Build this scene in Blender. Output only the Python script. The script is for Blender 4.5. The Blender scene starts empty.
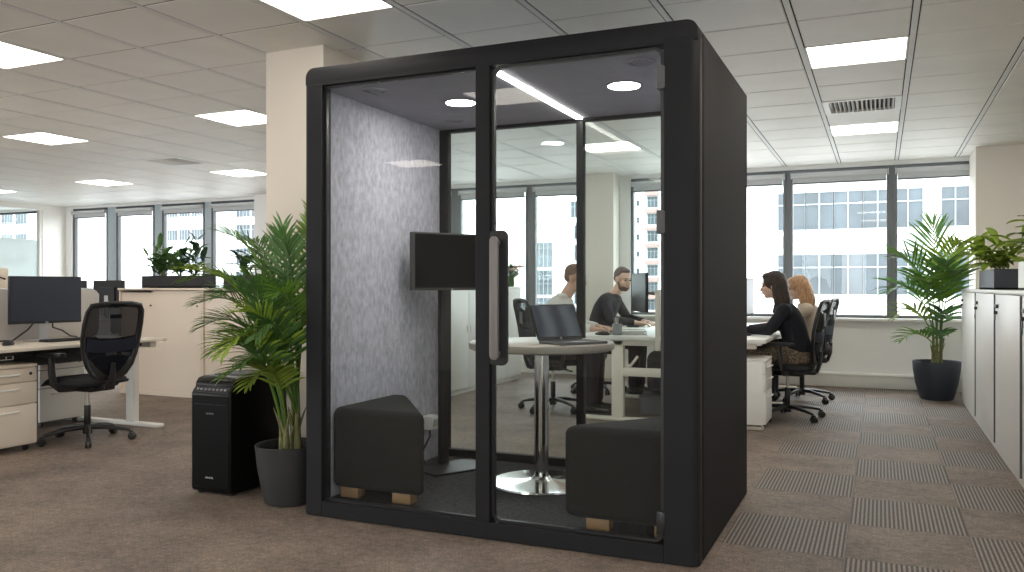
import bpy, bmesh, math, random
from mathutils import Vector, Matrix, Euler
random.seed(7)
C = bpy.context.scene.collection
PI = math.pi
def V(*a): return Vector(a if len(a) > 1 else a[0])

# ------------------------------------------------------------------ materials
MATS = {}
def principled(name, col, rough=.5, metal=0., noise=0., nscale=8., stretch=(1,1,1), bump=0., bscale=60., spec=.5, rand=0., sheen=0., coat=0., sub=0.):
    m = bpy.data.materials.new(name); m.use_nodes = True
    nt = m.node_tree; b = nt.nodes['Principled BSDF']
    b.inputs['Roughness'].default_value = rough; b.inputs['Metallic'].default_value = metal
    b.inputs['Specular IOR Level'].default_value = spec
    b.inputs['Sheen Weight'].default_value = sheen; b.inputs['Coat Weight'].default_value = coat
    b.inputs['Base Color'].default_value = (*col, 1)
    tc = nt.nodes.new('ShaderNodeTexCoord'); mp = nt.nodes.new('ShaderNodeMapping')
    mp.inputs['Scale'].default_value = stretch
    nt.links.new(tc.outputs['Object'], mp.inputs['Vector'])
    last = None
    if noise > 0:
        n = nt.nodes.new('ShaderNodeTexNoise'); n.inputs['Scale'].default_value = nscale; n.inputs['Detail'].default_value = 6
        nt.links.new(mp.outputs[0], n.inputs['Vector'])
        r = nt.nodes.new('ShaderNodeValToRGB')
        r.color_ramp.elements[0].position = .3; r.color_ramp.elements[1].position = .7
        r.color_ramp.elements[0].color = (*[c*(1-noise) for c in col], 1)
        r.color_ramp.elements[1].color = (*[min(1, c*(1+noise)) for c in col], 1)
        nt.links.new(n.outputs['Fac'], r.inputs[0]); last = r.outputs[0]
    if rand > 0:
        oi = nt.nodes.new('ShaderNodeObjectInfo'); mr = nt.nodes.new('ShaderNodeMapRange')
        mr.inputs['To Min'].default_value = 1-rand; mr.inputs['To Max'].default_value = 1+rand
        nt.links.new(oi.outputs['Random'], mr.inputs['Value'])
        hs = nt.nodes.new('ShaderNodeHueSaturation'); hs.inputs['Color'].default_value = (*col, 1)
        if last: nt.links.new(last, hs.inputs['Color'])
        nt.links.new(mr.outputs[0], hs.inputs['Value']); last = hs.outputs[0]
    if last: nt.links.new(last, b.inputs['Base Color'])
    if bump > 0:
        n2 = nt.nodes.new('ShaderNodeTexNoise'); n2.inputs['Scale'].default_value = bscale; n2.inputs['Detail'].default_value = 4
        nt.links.new(mp.outputs[0], n2.inputs['Vector'])
        bp = nt.nodes.new('ShaderNodeBump'); bp.inputs['Strength'].default_value = bump; bp.inputs['Distance'].default_value = .01
        nt.links.new(n2.outputs['Fac'], bp.inputs['Height']); nt.links.new(bp.outputs[0], b.inputs['Normal'])
    MATS[name] = m
    return m
def emit(name, col, s):
    m = bpy.data.materials.new(name); m.use_nodes = True; nt = m.node_tree
    nt.nodes.remove(nt.nodes['Principled BSDF'])
    e = nt.nodes.new('ShaderNodeEmission'); e.inputs[0].default_value = (*col, 1); e.inputs[1].default_value = s
    nt.links.new(e.outputs[0], nt.nodes['Material Output'].inputs[0]); return m
def glass(name, tint=(.95,.97,.96), ior=1.45, frost=0.):
    m = bpy.data.materials.new(name); m.use_nodes = True; nt = m.node_tree
    nt.nodes.remove(nt.nodes['Principled BSDF'])
    out = nt.nodes['Material Output']
    t = nt.nodes.new('ShaderNodeBsdfTransparent'); t.inputs[0].default_value = (*tint, 1)
    g = nt.nodes.new('ShaderNodeBsdfGlossy'); g.inputs['Roughness'].default_value = 0.0
    f = nt.nodes.new('ShaderNodeFresnel'); f.inputs[0].default_value = ior
    geo = nt.nodes.new('ShaderNodeNewGeometry')
    inv = nt.nodes.new('ShaderNodeMath'); inv.operation = 'SUBTRACT'; inv.inputs[0].default_value = 1
    nt.links.new(geo.outputs['Backfacing'], inv.inputs[1])
    mu = nt.nodes.new('ShaderNodeMath'); mu.operation = 'MULTIPLY'
    nt.links.new(f.outputs[0], mu.inputs[0]); nt.links.new(inv.outputs[0], mu.inputs[1])
    mx = nt.nodes.new('ShaderNodeMixShader')
    nt.links.new(mu.outputs[0], mx.inputs[0]); nt.links.new(t.outputs[0], mx.inputs[1]); nt.links.new(g.outputs[0], mx.inputs[2])
    last = mx
    if frost > 0:
        d = nt.nodes.new('ShaderNodeBsdfTranslucent'); d.inputs[0].default_value = (.85,.92,.92,1)
        d2 = nt.nodes.new('ShaderNodeBsdfDiffuse'); d2.inputs[0].default_value = (.75,.82,.82,1)
        a = nt.nodes.new('ShaderNodeMixShader'); a.inputs[0].default_value = .4
        nt.links.new(d.outputs[0], a.inputs[1]); nt.links.new(d2.outputs[0], a.inputs[2])
        m2 = nt.nodes.new('ShaderNodeMixShader'); m2.inputs[0].default_value = frost
        nt.links.new(mx.outputs[0], m2.inputs[1]); nt.links.new(a.outputs[0], m2.inputs[2]); last = m2
    nt.links.new(last.outputs[0], out.inputs[0]); return m
def mesh_fabric(name, col, alpha):
    m = bpy.data.materials.new(name); m.use_nodes = True; nt = m.node_tree
    b = nt.nodes['Principled BSDF']; b.inputs['Base Color'].default_value = (*col, 1); b.inputs['Roughness'].default_value = .9; b.inputs['Specular IOR Level'].default_value = .1
    t = nt.nodes.new('ShaderNodeBsdfTransparent'); mx = nt.nodes.new('ShaderNodeMixShader'); mx.inputs[0].default_value = alpha
    nt.links.new(t.outputs[0], mx.inputs[1]); nt.links.new(b.outputs[0], mx.inputs[2])
    nt.links.new(mx.outputs[0], nt.nodes['Material Output'].inputs[0]); return m

def carpet_material():
    m = bpy.data.materials.new('carpet_tiles'); m.use_nodes = True; nt = m.node_tree; N = nt.nodes; L = nt.links
    b = N['Principled BSDF']; b.inputs['Roughness'].default_value = .62; b.inputs['Specular IOR Level'].default_value = .5
    tc = N.new('ShaderNodeTexCoord'); sep = N.new('ShaderNodeSeparateXYZ'); L.new(tc.outputs['Object'], sep.inputs[0])
    def math_(op, a, bb=None, c=None):
        n = N.new('ShaderNodeMath'); n.operation = op
        for i, v in enumerate((a, bb, c)):
            if v is None: continue
            if isinstance(v, (int, float)): n.inputs[i].default_value = v
            else: L.new(v, n.inputs[i])
        return n.outputs[0]
    T = .52
    u = math_('DIVIDE', math_('SUBTRACT', sep.outputs[0], -.66), T)
    v = math_('DIVIDE', math_('SUBTRACT', sep.outputs[1], 3.84), .56)
    fu, fv = math_('FLOOR', u), math_('FLOOR', v)
    par = math_('MODULO', math_('ADD', math_('ADD', fu, fv), 200), 2)      # 0 or 1: checker of striped and plain tiles
    par = math_('SUBTRACT', 1, par)
    strip = math_('GREATER_THAN', sep.outputs[0], -.659)                    # the striped tiles run along the aisle by the lockers
    par = math_('MULTIPLY', par, strip)
    # fine stripes along the room
    st = math_('GREATER_THAN', math_('FRACT', math_('MULTIPLY', sep.outputs[0], 1/.0195)), .5)
    n1 = N.new('ShaderNodeTexNoise'); n1.inputs['Scale'].default_value = 2.2; n1.inputs['Detail'].default_value = 9; n1.inputs['Roughness'].default_value = .72
    L.new(tc.outputs['Object'], n1.inputs['Vector'])
    n2 = N.new('ShaderNodeTexNoise'); n2.inputs['Scale'].default_value = 95; n2.inputs['Detail'].default_value = 3
    L.new(tc.outputs['Object'], n2.inputs['Vector'])
    n3 = N.new('ShaderNodeTexNoise'); n3.inputs['Scale'].default_value = 24; n3.inputs['Detail'].default_value = 8; n3.inputs['Roughness'].default_value = .8
    L.new(tc.outputs['Object'], n3.inputs['Vector'])
    r = N.new('ShaderNodeValToRGB'); r.color_ramp.elements[0].position = .36; r.color_ramp.elements[1].position = .64
    r.color_ramp.elements[0].color = (.056,.042,.034,1); r.color_ramp.elements[1].color = (.285,.218,.175,1)
    avg = math_('ADD', math_('MULTIPLY', n1.outputs['Fac'], .45), math_('MULTIPLY', n3.outputs['Fac'], .55))
    L.new(avg, r.inputs[0])
    sr = N.new('ShaderNodeMix'); sr.data_type = 'RGBA'
    sr.inputs['A'].default_value = (.052,.044,.040,1); sr.inputs['B'].default_value = (.245,.203,.172,1)
    L.new(st, sr.inputs['Factor'])
    mx = N.new('ShaderNodeMix'); mx.data_type = 'RGBA'; L.new(par, mx.inputs['Factor'])
    L.new(r.outputs[0], mx.inputs['A']); L.new(sr.outputs['Result'], mx.inputs['B'])
    # seams between tiles
    eu = math_('LESS_THAN', math_('ABSOLUTE', math_('SUBTRACT', math_('FRACT', u), .5)), .493)
    ev = math_('LESS_THAN', math_('ABSOLUTE', math_('SUBTRACT', math_('FRACT', v), .5)), .493)
    seam = math_('MULTIPLY_ADD', math_('MULTIPLY', eu, ev), .3, .7)
    seam = math_('MAXIMUM', seam, math_('SUBTRACT', 1, strip))
    g = math_('MULTIPLY', seam, math_('MULTIPLY_ADD', n2.outputs['Fac'], 1.9, .10))
    fin = N.new('ShaderNodeVectorMath'); fin.operation = 'SCALE'
    L.new(mx.outputs['Result'], fin.inputs[0]); L.new(g, fin.inputs['Scale'])
    L.new(fin.outputs[0], b.inputs['Base Color'])
    bp = N.new('ShaderNodeBump'); bp.inputs['Strength'].default_value = .6; bp.inputs['Distance'].default_value = .006
    L.new(n2.outputs['Fac'], bp.inputs['Height']); L.new(bp.outputs[0], b.inputs['Normal'])
    return m

M = {}
M['carpet'] = carpet_material()
M['tile'] = principled('ceiling_tile', (.84,.82,.775), .5, noise=.03, nscale=3)
M['tilebar'] = principled('ceiling_bar', (.76,.76,.75), .5)
M['jointshade'] = principled('joint_shade_strip', (.05,.048,.045), .8, spec=.1)  # shade of the ceiling joints, put into the colour
M['void'] = principled('ceiling_gap', (.12,.12,.12), .9)
M['wall'] = principled('painted_wall', (.78,.74,.675), .8, noise=.015, nscale=2)
M['wallwhite'] = principled('white_wall', (.86,.86,.85), .8, noise=.01, nscale=2)
M['pillar'] = principled('pillar_paint', (.72,.65,.56), .8, noise=.02, nscale=1.5)
M['alu'] = principled('grey_window_frame', (.16,.17,.18), .45)
M['aludark'] = principled('dark_window_frame', (.06,.065,.07), .5)
M['alulight'] = principled('pale_mullion', (.42,.48,.52), .5)
M['blind'] = principled('roller_blind_grey', (.58,.59,.60), .6)
M['darkfloor'] = principled('booth_carpet', (.06,.06,.064), .95, noise=.45, nscale=70, bump=.5, bscale=200, spec=.2)
M['booth'] = principled('booth_charcoal', (.013,.013,.0145), .6, spec=.2, noise=.05, nscale=4)
M['boothside'] = principled('booth_side_panel', (.019,.0185,.0195), .8, spec=.2, noise=.08, nscale=120, bump=.15, bscale=250)
M['felt'] = principled('grey_felt', (.52,.51,.585), .95, noise=.22, nscale=38, stretch=(1,1.1,.6), bump=.3, bscale=150, spec=.2, sheen=.1)
M['boothceil'] = principled('booth_ceiling', (.38,.37,.42), .9, noise=.05, nscale=8)
M['stool'] = principled('charcoal_fabric', (.019,.0185,.0175), .92, noise=.25, nscale=160, bump=.3, bscale=300, sheen=.05, spec=.2)
M['wood'] = principled('light_wood', (.30,.17,.085), .5, noise=.2, nscale=9, stretch=(1,6,6))
M['tabletop'] = principled('table_laminate', (.36,.32,.27), .4, noise=.04, nscale=5)
M['cream'] = principled('cream_laminate', (.72,.63,.53), .45, noise=.015, nscale=3)
M['desktop'] = principled('desk_top', (.72,.65,.56), .4, noise=.02, nscale=4)
M['white'] = principled('white_laminate', (.80,.79,.76), .4, noise=.01, nscale=3)
M['whitemetal'] = principled('white_metal', (.80,.78,.73), .4)
M['creammetal'] = principled('cream_metal', (.74,.69,.60), .4)
M['grey'] = principled('grey_panel', (.27,.28,.30), .6)
M['divider'] = principled('divider_fabric', (.50,.47,.44), .9, noise=.05, nscale=200)
M['chrome'] = principled('polished_steel', (.70,.69,.67), .12, 1.)
M['brushed'] = principled('brushed_steel', (.55,.53,.51), .32, 1.)
M['silver'] = principled('silver_plastic', (.48,.48,.49), .4, .3)
M['black'] = principled('black_plastic', (.012,.012,.013), .38)
M['blackmatte'] = principled('black_matte', (.014,.014,.016), .7)
M['gloss'] = principled('gloss_black', (.004,.004,.004), .3, spec=.15)
M['screen'] = principled('dark_screen', (.003,.0035,.004), .35, spec=.12)
M['bezel'] = principled('screen_bezel', (.05,.05,.049), .5)
M['frontpanel'] = principled('front_panel_black', (.004,.004,.004), .4, spec=.08)
M['taupe'] = principled('taupe_metal', (.19,.17,.165), .5, .2)
M['darkside'] = principled('dark_grey_side', (.09,.09,.095), .6)
M['navyscreen'] = principled('standby_screen', (.022,.027,.042), .35)
M['chairfab'] = principled('chair_seat_fabric', (.012,.012,.016), .85, noise=.2, nscale=200)
M['chairmesh'] = mesh_fabric('chair_mesh', (.008,.009,.013), .92)
M['chairblue'] = principled('chair_dark_blue', (.014,.016,.028), .8, spec=.2)
M['pot'] = principled('charcoal_pot', (.024,.0245,.025), .6, noise=.05, nscale=10)
M['potblue'] = principled('slate_pot', (.032,.038,.052), .55)
M['soil'] = principled('soil', (.03,.02,.012), .95, noise=.5, nscale=60, bump=1, bscale=80)
M['leaf'] = principled('palm_leaf', (.14,.27,.035), .42, noise=.25, nscale=6, rand=.35)
M['leafdark'] = principled('dark_leaf', (.03,.07,.03), .35, noise=.2, nscale=8, rand=.3)
M['leafmid'] = principled('mid_leaf', (.10,.21,.06), .4, noise=.25, nscale=8, rand=.3)
M['leafpale'] = principled('bright_leaf', (.27,.38,.05), .42, noise=.3, nscale=8, rand=.3)
M['stem'] = principled('palm_stem', (.17,.17,.06), .55, noise=.3, nscale=20, rand=.2)
M['skin'] = principled('skin', (.62,.38,.28), .5, noise=.05, nscale=12)
M['skin2'] = principled('skin_pale', (.66,.43,.33), .5, noise=.05, nscale=12)
M['shirt'] = principled('white_shirt', (.82,.80,.79), .8, noise=.03, nscale=10)
M['navy'] = principled('navy_knit', (.022,.022,.034), .9, noise=.15, nscale=120)
M['blackknit'] = principled('black_knit', (.008,.009,.015), .9, noise=.15, nscale=120)
M['beige'] = principled('beige_knit', (.46,.39,.31), .9, noise=.08, nscale=80)
M['trouser'] = principled('dark_trousers', (.020,.017,.024), .9)
M['print'] = principled('speckled_trousers', (.16,.12,.085), .9, noise=.85, nscale=55)
M['shoe'] = principled('black_shoe', (.01,.01,.01), .4)
M['hairbrown'] = principled('short_brown_hair', (.19,.12,.08), .6, noise=.3, nscale=60)
M['hairdark'] = principled('dark_brown_hair', (.036,.021,.014), .5, noise=.7, nscale=45, stretch=(3,3,.3), bump=.8, bscale=90)
M['hairblack'] = principled('dark_short_hair', (.10,.075,.06), .6, noise=.3, nscale=60)
M['hairblond'] = principled('blond_hair', (.46,.27,.14), .5, noise=.45, nscale=45, stretch=(3,3,.3), bump=.8, bscale=90)
M['beard'] = principled('beard', (.15,.085,.06), .8, noise=.3, nscale=80)
M['lip'] = principled('lip', (.42,.17,.13), .5)
M['eye'] = principled('eye', (.02,.015,.012), .2)
M['paper'] = principled('paper', (.8,.8,.78), .8)
M['flower'] = principled('pale_pink_petals', (.75,.50,.45), .7, noise=.3, nscale=60)
M['facade'] = principled('pale_facade', (.80,.78,.74), .8, noise=.02, nscale=.3)
M['facade2'] = principled('white_facade', (.78,.80,.80), .8, noise=.02, nscale=.3)
M['winglass'] = principled('far_window_glass', (.045,.06,.07), .3, noise=.5, nscale=.35)
M['winframe'] = principled('far_window_frame', (.30,.33,.34), .6)
M['balcony'] = principled('balcony_brick', (.30,.20,.18), .8)
M['ground'] = principled('street_paving', (.45,.45,.45), .9, noise=.1, nscale=.2)
M['mark'] = principled('pale_lettering', (.55,.55,.55), .5)
M['pane'] = glass('clear_glass', (.93,.955,.95))
M['winpane'] = glass('window_glass', (.97,.985,.985))
M['frost'] = glass('frosted_glass', (.95,.97,.97), frost=.85)
M['panel'] = emit('ceiling_light_diffuser', (1.,.935,.83), 6.5)
M['led'] = emit('led_strip', (1.,.95,.88), 12.)
M['down'] = emit('downlight_lens', (1.,.95,.89), 46.)

for k_ in ('leaf','leafmid','leafpale','leafdark'):
    nt_ = M[k_].node_tree; b_ = nt_.nodes['Principled BSDF']; o_ = nt_.nodes['Material Output']
    t_ = nt_.nodes.new('ShaderNodeBsdfTranslucent'); x_ = nt_.nodes.new('ShaderNodeMixShader'); x_.inputs[0].default_value = .15 if k_ == 'leafdark' else .35
    nt_.links.new(b_.inputs['Base Color'].links[0].from_socket, t_.inputs[0])
    nt_.links.new(b_.outputs[0], x_.inputs[1]); nt_.links.new(t_.outputs[0], x_.inputs[2]); nt_.links.new(x_.outputs[0], o_.inputs[0])
# ------------------------------------------------------------------ mesh helpers
class B:
    def __init__(s): s.bm = bmesh.new()
    def _merge(s, t, mat=None):
        if mat is not None: bmesh.ops.transform(t, matrix=mat, verts=t.verts)
        me = bpy.data.meshes.new('tmp'); t.to_mesh(me); t.free(); s.bm.from_mesh(me); bpy.data.meshes.remove(me)
        return s
    def box(s, c, d, bev=0., rot=None, seg=2):
        t = bmesh.new(); bmesh.ops.create_cube(t, size=1)
        bmesh.ops.scale(t, vec=Vector(d), verts=t.verts)
        if bev > 0: bmesh.ops.bevel(t, geom=list(t.edges), offset=min(bev, min(d)*.49), segments=seg, affect='EDGES', profile=.5)
        m = Matrix.Translation(Vector(c))
        if rot is not None: m = m @ Euler(rot).to_matrix().to_4x4()
        return s._merge(t, m)
    def box2(s, a, b, bev=0., seg=2):
        return s.box([(a[i]+b[i])/2 for i in range(3)], [abs(b[i]-a[i]) for i in range(3)], bev, None, seg)
    def cyl(s, p0, p1, r0, r1=None, seg=20, bev=0.):
        p0, p1 = Vector(p0), Vector(p1); r1 = r0 if r1 is None else r1
        L = (p1-p0).length
        t = bmesh.new(); bmesh.ops.create_cone(t, cap_ends=True, segments=seg, radius1=r0, radius2=max(r1, 1e-5), depth=L)
        if bev > 0:
            es = [e for e in t.edges if all(abs(abs(v.co.z)-L/2) < 1e-6 for v in e.verts) and abs(e.verts[0].co.z-e.verts[1].co.z) < 1e-6]
            bmesh.ops.bevel(t, geom=es, offset=bev, segments=2, affect='EDGES', profile=.5)
        q = Vector((0,0,1)).rotation_difference((p1-p0).normalized())
        return s._merge(t, Matrix.Translation((p0+p1)/2) @ q.to_matrix().to_4x4())
    def ball(s, c, r, rot=None, seg=16):
        t = bmesh.new(); bmesh.ops.create_uvsphere(t, u_segments=seg, v_segments=max(8, seg*2//3), radius=1)
        r = (r, r, r) if isinstance(r, (int, float)) else r
        m = Matrix.Translation(Vector(c))
        if rot is not None: m = m @ (rot.to_4x4() if isinstance(rot, Matrix) else Euler(rot).to_matrix().to_4x4())
        m = m @ Matrix.Diagonal((*r, 1))
        return s._merge(t, m)
    def cap(s, p0, p1, r0, r1, seg=14):          # tapered rounded limb
        s.ball(p0, r0, seg=seg); s.ball(p1, r1, seg=seg); return s.cyl(p0, p1, r0, r1, seg)
    def tube(s, pts, r, seg=8, closed=False, flat=None):
        pts = [Vector(p) for p in pts]; n = len(pts); rings = []
        up = None
        for i, p in enumerate(pts):
            if closed: d = pts[(i+1) % n]-pts[i-1]
            else: d = pts[min(i+1, n-1)]-pts[max(i-1, 0)]
            d.normalize()
            if up is None:
                up = Vector((0,0,1)) if abs(d.z) < .9 else Vector((1,0,0))
            a = d.cross(up).normalized(); b = a.cross(d).normalized(); up = b
            rr = r[i] if isinstance(r, (list, tuple)) else r
            ring = []
            for k in range(seg):
                th = 2*PI*k/seg
                ring.append(s.bm.verts.new(p + a*math.cos(th)*rr*(flat[0] if flat else 1) + b*math.sin(th)*rr*(flat[1] if flat else 1)))
            rings.append(ring)
        for i in range(n if closed else n-1):
            A, D = rings[i], rings[(i+1) % n]
            for k in range(seg):
                try: s.bm.faces.new((A[k], A[(k+1) % seg], D[(k+1) % seg], D[k]))
                except ValueError: pass
        if not closed:
            s.bm.faces.new(list(reversed(rings[0]))); s.bm.faces.new(rings[-1])
        return s
    def lathe(s, prof, c=(0,0,0), seg=36, close=False):
        rings = []
        for r, z in prof:
            if r < 1e-5: rings.append([s.bm.verts.new((c[0], c[1], c[2]+z))])
            else: rings.append([s.bm.verts.new((c[0]+r*math.cos(2*PI*k/seg), c[1]+r*math.sin(2*PI*k/seg), c[2]+z)) for k in range(seg)])
        for A, D in zip(rings, rings[1:]):
            for k in range(seg):
                a, b = A[k % len(A)], A[(k+1) % len(A)]; d, e = D[(k+1) % len(D)], D[k % len(D)]
                f = []
                for v in (a, b, d, e):
                    if v not in f: f.append(v)
                if len(f) > 2: s.bm.faces.new(f)
        return s
    def prism(s, poly, z0, z1, bev=0., seg=3, mat=None):
        t = bmesh.new()
        lo = [t.verts.new((x, y, z0)) for x, y in poly]; hi = [t.verts.new((x, y, z1)) for x, y in poly]
        n = len(poly)
        t.faces.new(list(reversed(lo))); t.faces.new(hi)
        for k in range(n): t.faces.new((lo[k], lo[(k+1) % n], hi[(k+1) % n], hi[k]))
        bmesh.ops.recalc_face_normals(t, faces=t.faces)
        if bev > 0: bmesh.ops.bevel(t, geom=list(t.edges), offset=bev, segments=seg, affect='EDGES', profile=.5)
        return s._merge(t, mat)
    def frame(s, a, b, w, axis='y', depth=.03, at=0., bev=.0):
        """rectangular frame: a, b = lower/upper corner (u, z); bars of width w; plane normal axis"""
        (u0, z0), (u1, z1) = a, b
        for (x0, x1, y0, y1) in ((u0, u0+w, z0, z1), (u1-w, u1, z0, z1), (u0+w, u1-w, z0, z0+w), (u0+w, u1-w, z1-w, z1)):
            if axis == 'y': s.box2((x0, at-depth/2, y0), (x1, at+depth/2, y1), bev)
            else: s.box2((at-depth/2, x0, y0), (at+depth/2, x1, y1), bev)
        return s
    def build(s, name, mat, parent=None, smooth=True, fix=True):
        if fix: bmesh.ops.recalc_face_normals(s.bm, faces=s.bm.faces)
        for f in s.bm.faces: f.smooth = smooth
        if smooth:
            for e in s.bm.edges:
                if len(e.link_faces) == 2 and e.calc_face_angle(0) > .62: e.smooth = False
        me = bpy.data.meshes.new(name); s.bm.to_mesh(me); s.bm.free()
        me.materials.append(M[mat] if isinstance(mat, str) else mat)
        o = bpy.data.objects.new(name, me); C.objects.link(o)
        if parent: o.parent = parent
        return o
def rounded(x0, x1, y0, y1, r, n=6):
    out = []
    for cx, cy, a in ((x1-r, y1-r, 0), (x0+r, y1-r, 90), (x0+r, y0+r, 180), (x1-r, y0+r, 270)):
        for k in range(n+1):
            t = math.radians(a+90*k/n); out.append((cx+r*math.cos(t), cy+r*math.sin(t)))
    return out
XZ = Matrix(((1,0,0,0),(0,0,1,0),(0,1,0,0),(0,0,0,1)))     # prism drawn in x,z and extruded along y
YZ = Matrix(((0,0,1,0),(1,0,0,0),(0,1,0,0),(0,0,0,1)))     # prism drawn in y,z and extruded along x

def tag(o, label=None, cat=None, group=None, kind=None):
    if label: o['label'] = label
    if cat: o['category'] = cat
    if group: o['group'] = group
    if kind: o['kind'] = kind
    return o
def thing(name, label, cat, loc=(0,0,0), rz=0., group=None):
    o = bpy.data.objects.new(name, None); o.empty_display_size = .1; C.objects.link(o)
    o.location = loc; o.rotation_euler = (0,0,rz)
    return tag(o, label, cat, group)
def struct(o): o['kind'] = 'structure'; return o
def copy_tree(o, parent=None):
    c = o.copy(); C.objects.link(c)
    if parent: c.parent = parent
    for ch in list(o.children): copy_tree(ch, c)
    return c
def dup(o, loc, rz, label, group=None):
    c = copy_tree(o); c.location = loc; c.rotation_euler = (0,0,rz); c['label'] = label
    if group: c['group'] = group
    return c
# ------------------------------------------------------------------ room shell
ZC = 2.6; YW = 10.4; X0, X1, Y0 = -17.0, 3.6, -3.2
TX, TY = .606, .536; GX, GY = -.434, 3.104                  # ceiling grid
b = B(); b.box2((X0, Y0, -.12), (X1, YW+.3, 0)); struct(b.build('floor', 'carpet', smooth=False))
# ceiling: tiles between long bars, joint shade put in as dark strips
b = B()
i0, i1 = math.floor((X0-GX)/TX), math.ceil((X1-GX)/TX); j0, j1 = math.floor((Y0-GY)/TY), math.ceil((YW-GY)/TY)
PANELS = {}
COLS = [-4*5, -4*4, -4*3, -4*2, -4, 0, 4]                       # every fourth grid column carries light panels
ROWS = [0, 4, 9, -4, -9]
VENTS = [(0, 7), (-12, 7)]
skip = {(c, r) for c in COLS for r in ROWS} | set(VENTS)
for i in range(i0, i1):
    for j in range(j0, j1):
        if (i, j) in skip: continue
        xa, xb = max(X0, GX+i*TX+.0225), min(X1, GX+(i+1)*TX-.0225)
        ya, yb = max(Y0, GY+j*TY+.0055), min(YW, GY+(j+1)*TY-.0055)
        if xb-xa < .02 or yb-ya < .02: continue
        z = ZC
        lo = [b.bm.verts.new(p) for p in ((xa,ya,z+.004),(xb,ya,z+.004),(xb,yb,z+.004),(xa,yb,z+.004))]
        e = .005
        li = [b.bm.verts.new(p) for p in ((xa+e,ya+e,z),(xb-e,ya+e,z),(xb-e,yb-e,z),(xa+e,yb-e,z))]
        hi = [b.bm.verts.new(p) for p in ((xa,ya,z+.03),(xb,ya,z+.03),(xb,yb,z+.03),(xa,yb,z+.03))]
        b.bm.faces.new(list(reversed(li)))
        for k in range(4):
            b.bm.faces.new((lo[k], lo[(k+1)%4], li[(k+1)%4], li[k])); b.bm.faces.new((hi[k], hi[(k+1)%4], lo[(k+1)%4], lo[k]))
ceil = struct(b.build('ceiling', 'tile', smooth=False))
b = B()
for i in range(i0, i1+1):
    x = GX+i*TX
    if X0 < x < X1: b.box2((x-.0155, Y0, ZC-.001), (x+.0155, YW, ZC+.02), .002, 1)
b.build('ceiling_bars', 'tilebar', ceil, smooth=False)
b = B()  # dark strips laid in the tile gaps, painting their shade
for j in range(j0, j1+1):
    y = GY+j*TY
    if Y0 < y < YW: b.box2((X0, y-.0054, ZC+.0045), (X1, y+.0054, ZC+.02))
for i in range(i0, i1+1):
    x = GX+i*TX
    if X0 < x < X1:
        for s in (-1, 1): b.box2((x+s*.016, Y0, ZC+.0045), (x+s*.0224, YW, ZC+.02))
b.build('gap_shade_strips', 'jointshade', ceil, smooth=False)
b = B(); b.box2((X0-.2, Y0-.2, ZC+.03), (X1+.2, YW+.4, ZC+.12)); b.build('ceiling_void', 'void', ceil, smooth=False)

# window wall
ZS, ZH = .80, 2.555
zoneA = [(-13.29,-12.43),(-12.21,-11.31),(-11.13,-10.19),(-10.04,-9.05)]
zoneB = [(-7.8,-6.72),(-6.62,-5.56),(-5.46,-4.40),(-4.32,-3.58)]
zoneC = [(-2.95,-2.0),(-1.98,-1.03),(-.99,.105),(.145,.955)]
zoneD = [(-16.6,-15.6),(-15.5,-14.2)]
zones = [zoneD, zoneA, zoneB, zoneC]
b = B()
b.box2((X0, YW, 0), (X1, YW+.3, ZS)); b.box2((X0, YW, ZH), (X1, YW+.3, ZC+.1))
ed = X0
for z in zones:
    b.box2((ed, YW, ZS), (z[0][0], YW+.3, ZH)); ed = z[-1][1]
b.box2((ed, YW, ZS), (X1, YW+.3, ZH))
struct(b.build('wall_back', 'wallwhite', smooth=False))
wn = 0
for zi, z in enumerate(zones):
    for k, (xa, xb) in enumerate(z):
        wn += 1
        w = struct(bpy.data.objects.new(f'window_{wn}', None)); C.objects.link(w); w.location = (xa, YW+.06, ZS)
        W, H = xb-xa, ZH-ZS
        b = B(); b.frame((0,0), (W,H), .036, 'y', .07, 0, .004); b.build('window_frame', 'aludark' if zi < 2 else 'alu', w)
        b = B(); b.box2((.03, .0, .03), (W-.03, .008, H-.03)); b.build('window_glass', 'winpane', w, smooth=False)
        if k+1 < len(z) and z[k+1][0]-xb > .01:
            t = struct(bpy.data.objects.new(f'trim_{wn}', None)); C.objects.link(t); t.location = (xb, YW+.03, ZS)
            b = B(); b.box2((0,0,0), (z[k+1][0]-xb, .12, H), .004); b.build('mullion_cover', 'alulight' if zi < 2 else 'alu', t)
        # roller blind cassette with the first hand's width of cloth out
        if zi > 0:
            near = {1:'far window strip behind the long planter', 2:'windows behind the glass booth', 3:'window strip by the tall palm'}[zi]
            o = ['first', 'second', 'third', 'fourth'][k]
            r = thing('roller_blind', f'rolled up grey roller blind on {o} pane of {near}', 'blind', ((xa+xb)/2, YW-.005, ZH-.172), 0, 'roller blinds on the windows')
            b = B(); b.cyl((-W/2+.03,0,.10),(W/2-.03,0,.10),.030, seg=18, bev=.004); b.build('roll', 'blind', r)
            b = B(); b.box2((-W/2+.04,.024,.012),(W/2-.04,.027,.10)); b.build('cloth', 'blind', r)
            b = B(); b.cyl((-W/2+.04,.024,.006),(W/2-.04,.024,.006),.010, seg=10); b.build('bottom_bar', 'alu', r)
            for s in (-1,1):
                b = B(); b.box2((s*(W/2-.02)-.006,-.03,.065),(s*(W/2-.02)+.006,.06,.133),.003); b.build('bracket', 'blind', r)
b = B()
for z in zones: b.box2((z[0][0]-.03, YW-.10, ZS-.035), (z[-1][1]+.03, YW+.03, ZS), .006)
struct(b.build('trim_15', 'white'))                     # window boards
b = B(); b.box2((-12.3, YW-.075, 0), (1.0, YW, .165), .008); b.box2((-12.3, YW-.085, .135), (1.0, YW-.075, .155), .003)
struct(b.build('baseboard_back', 'white'))
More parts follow.
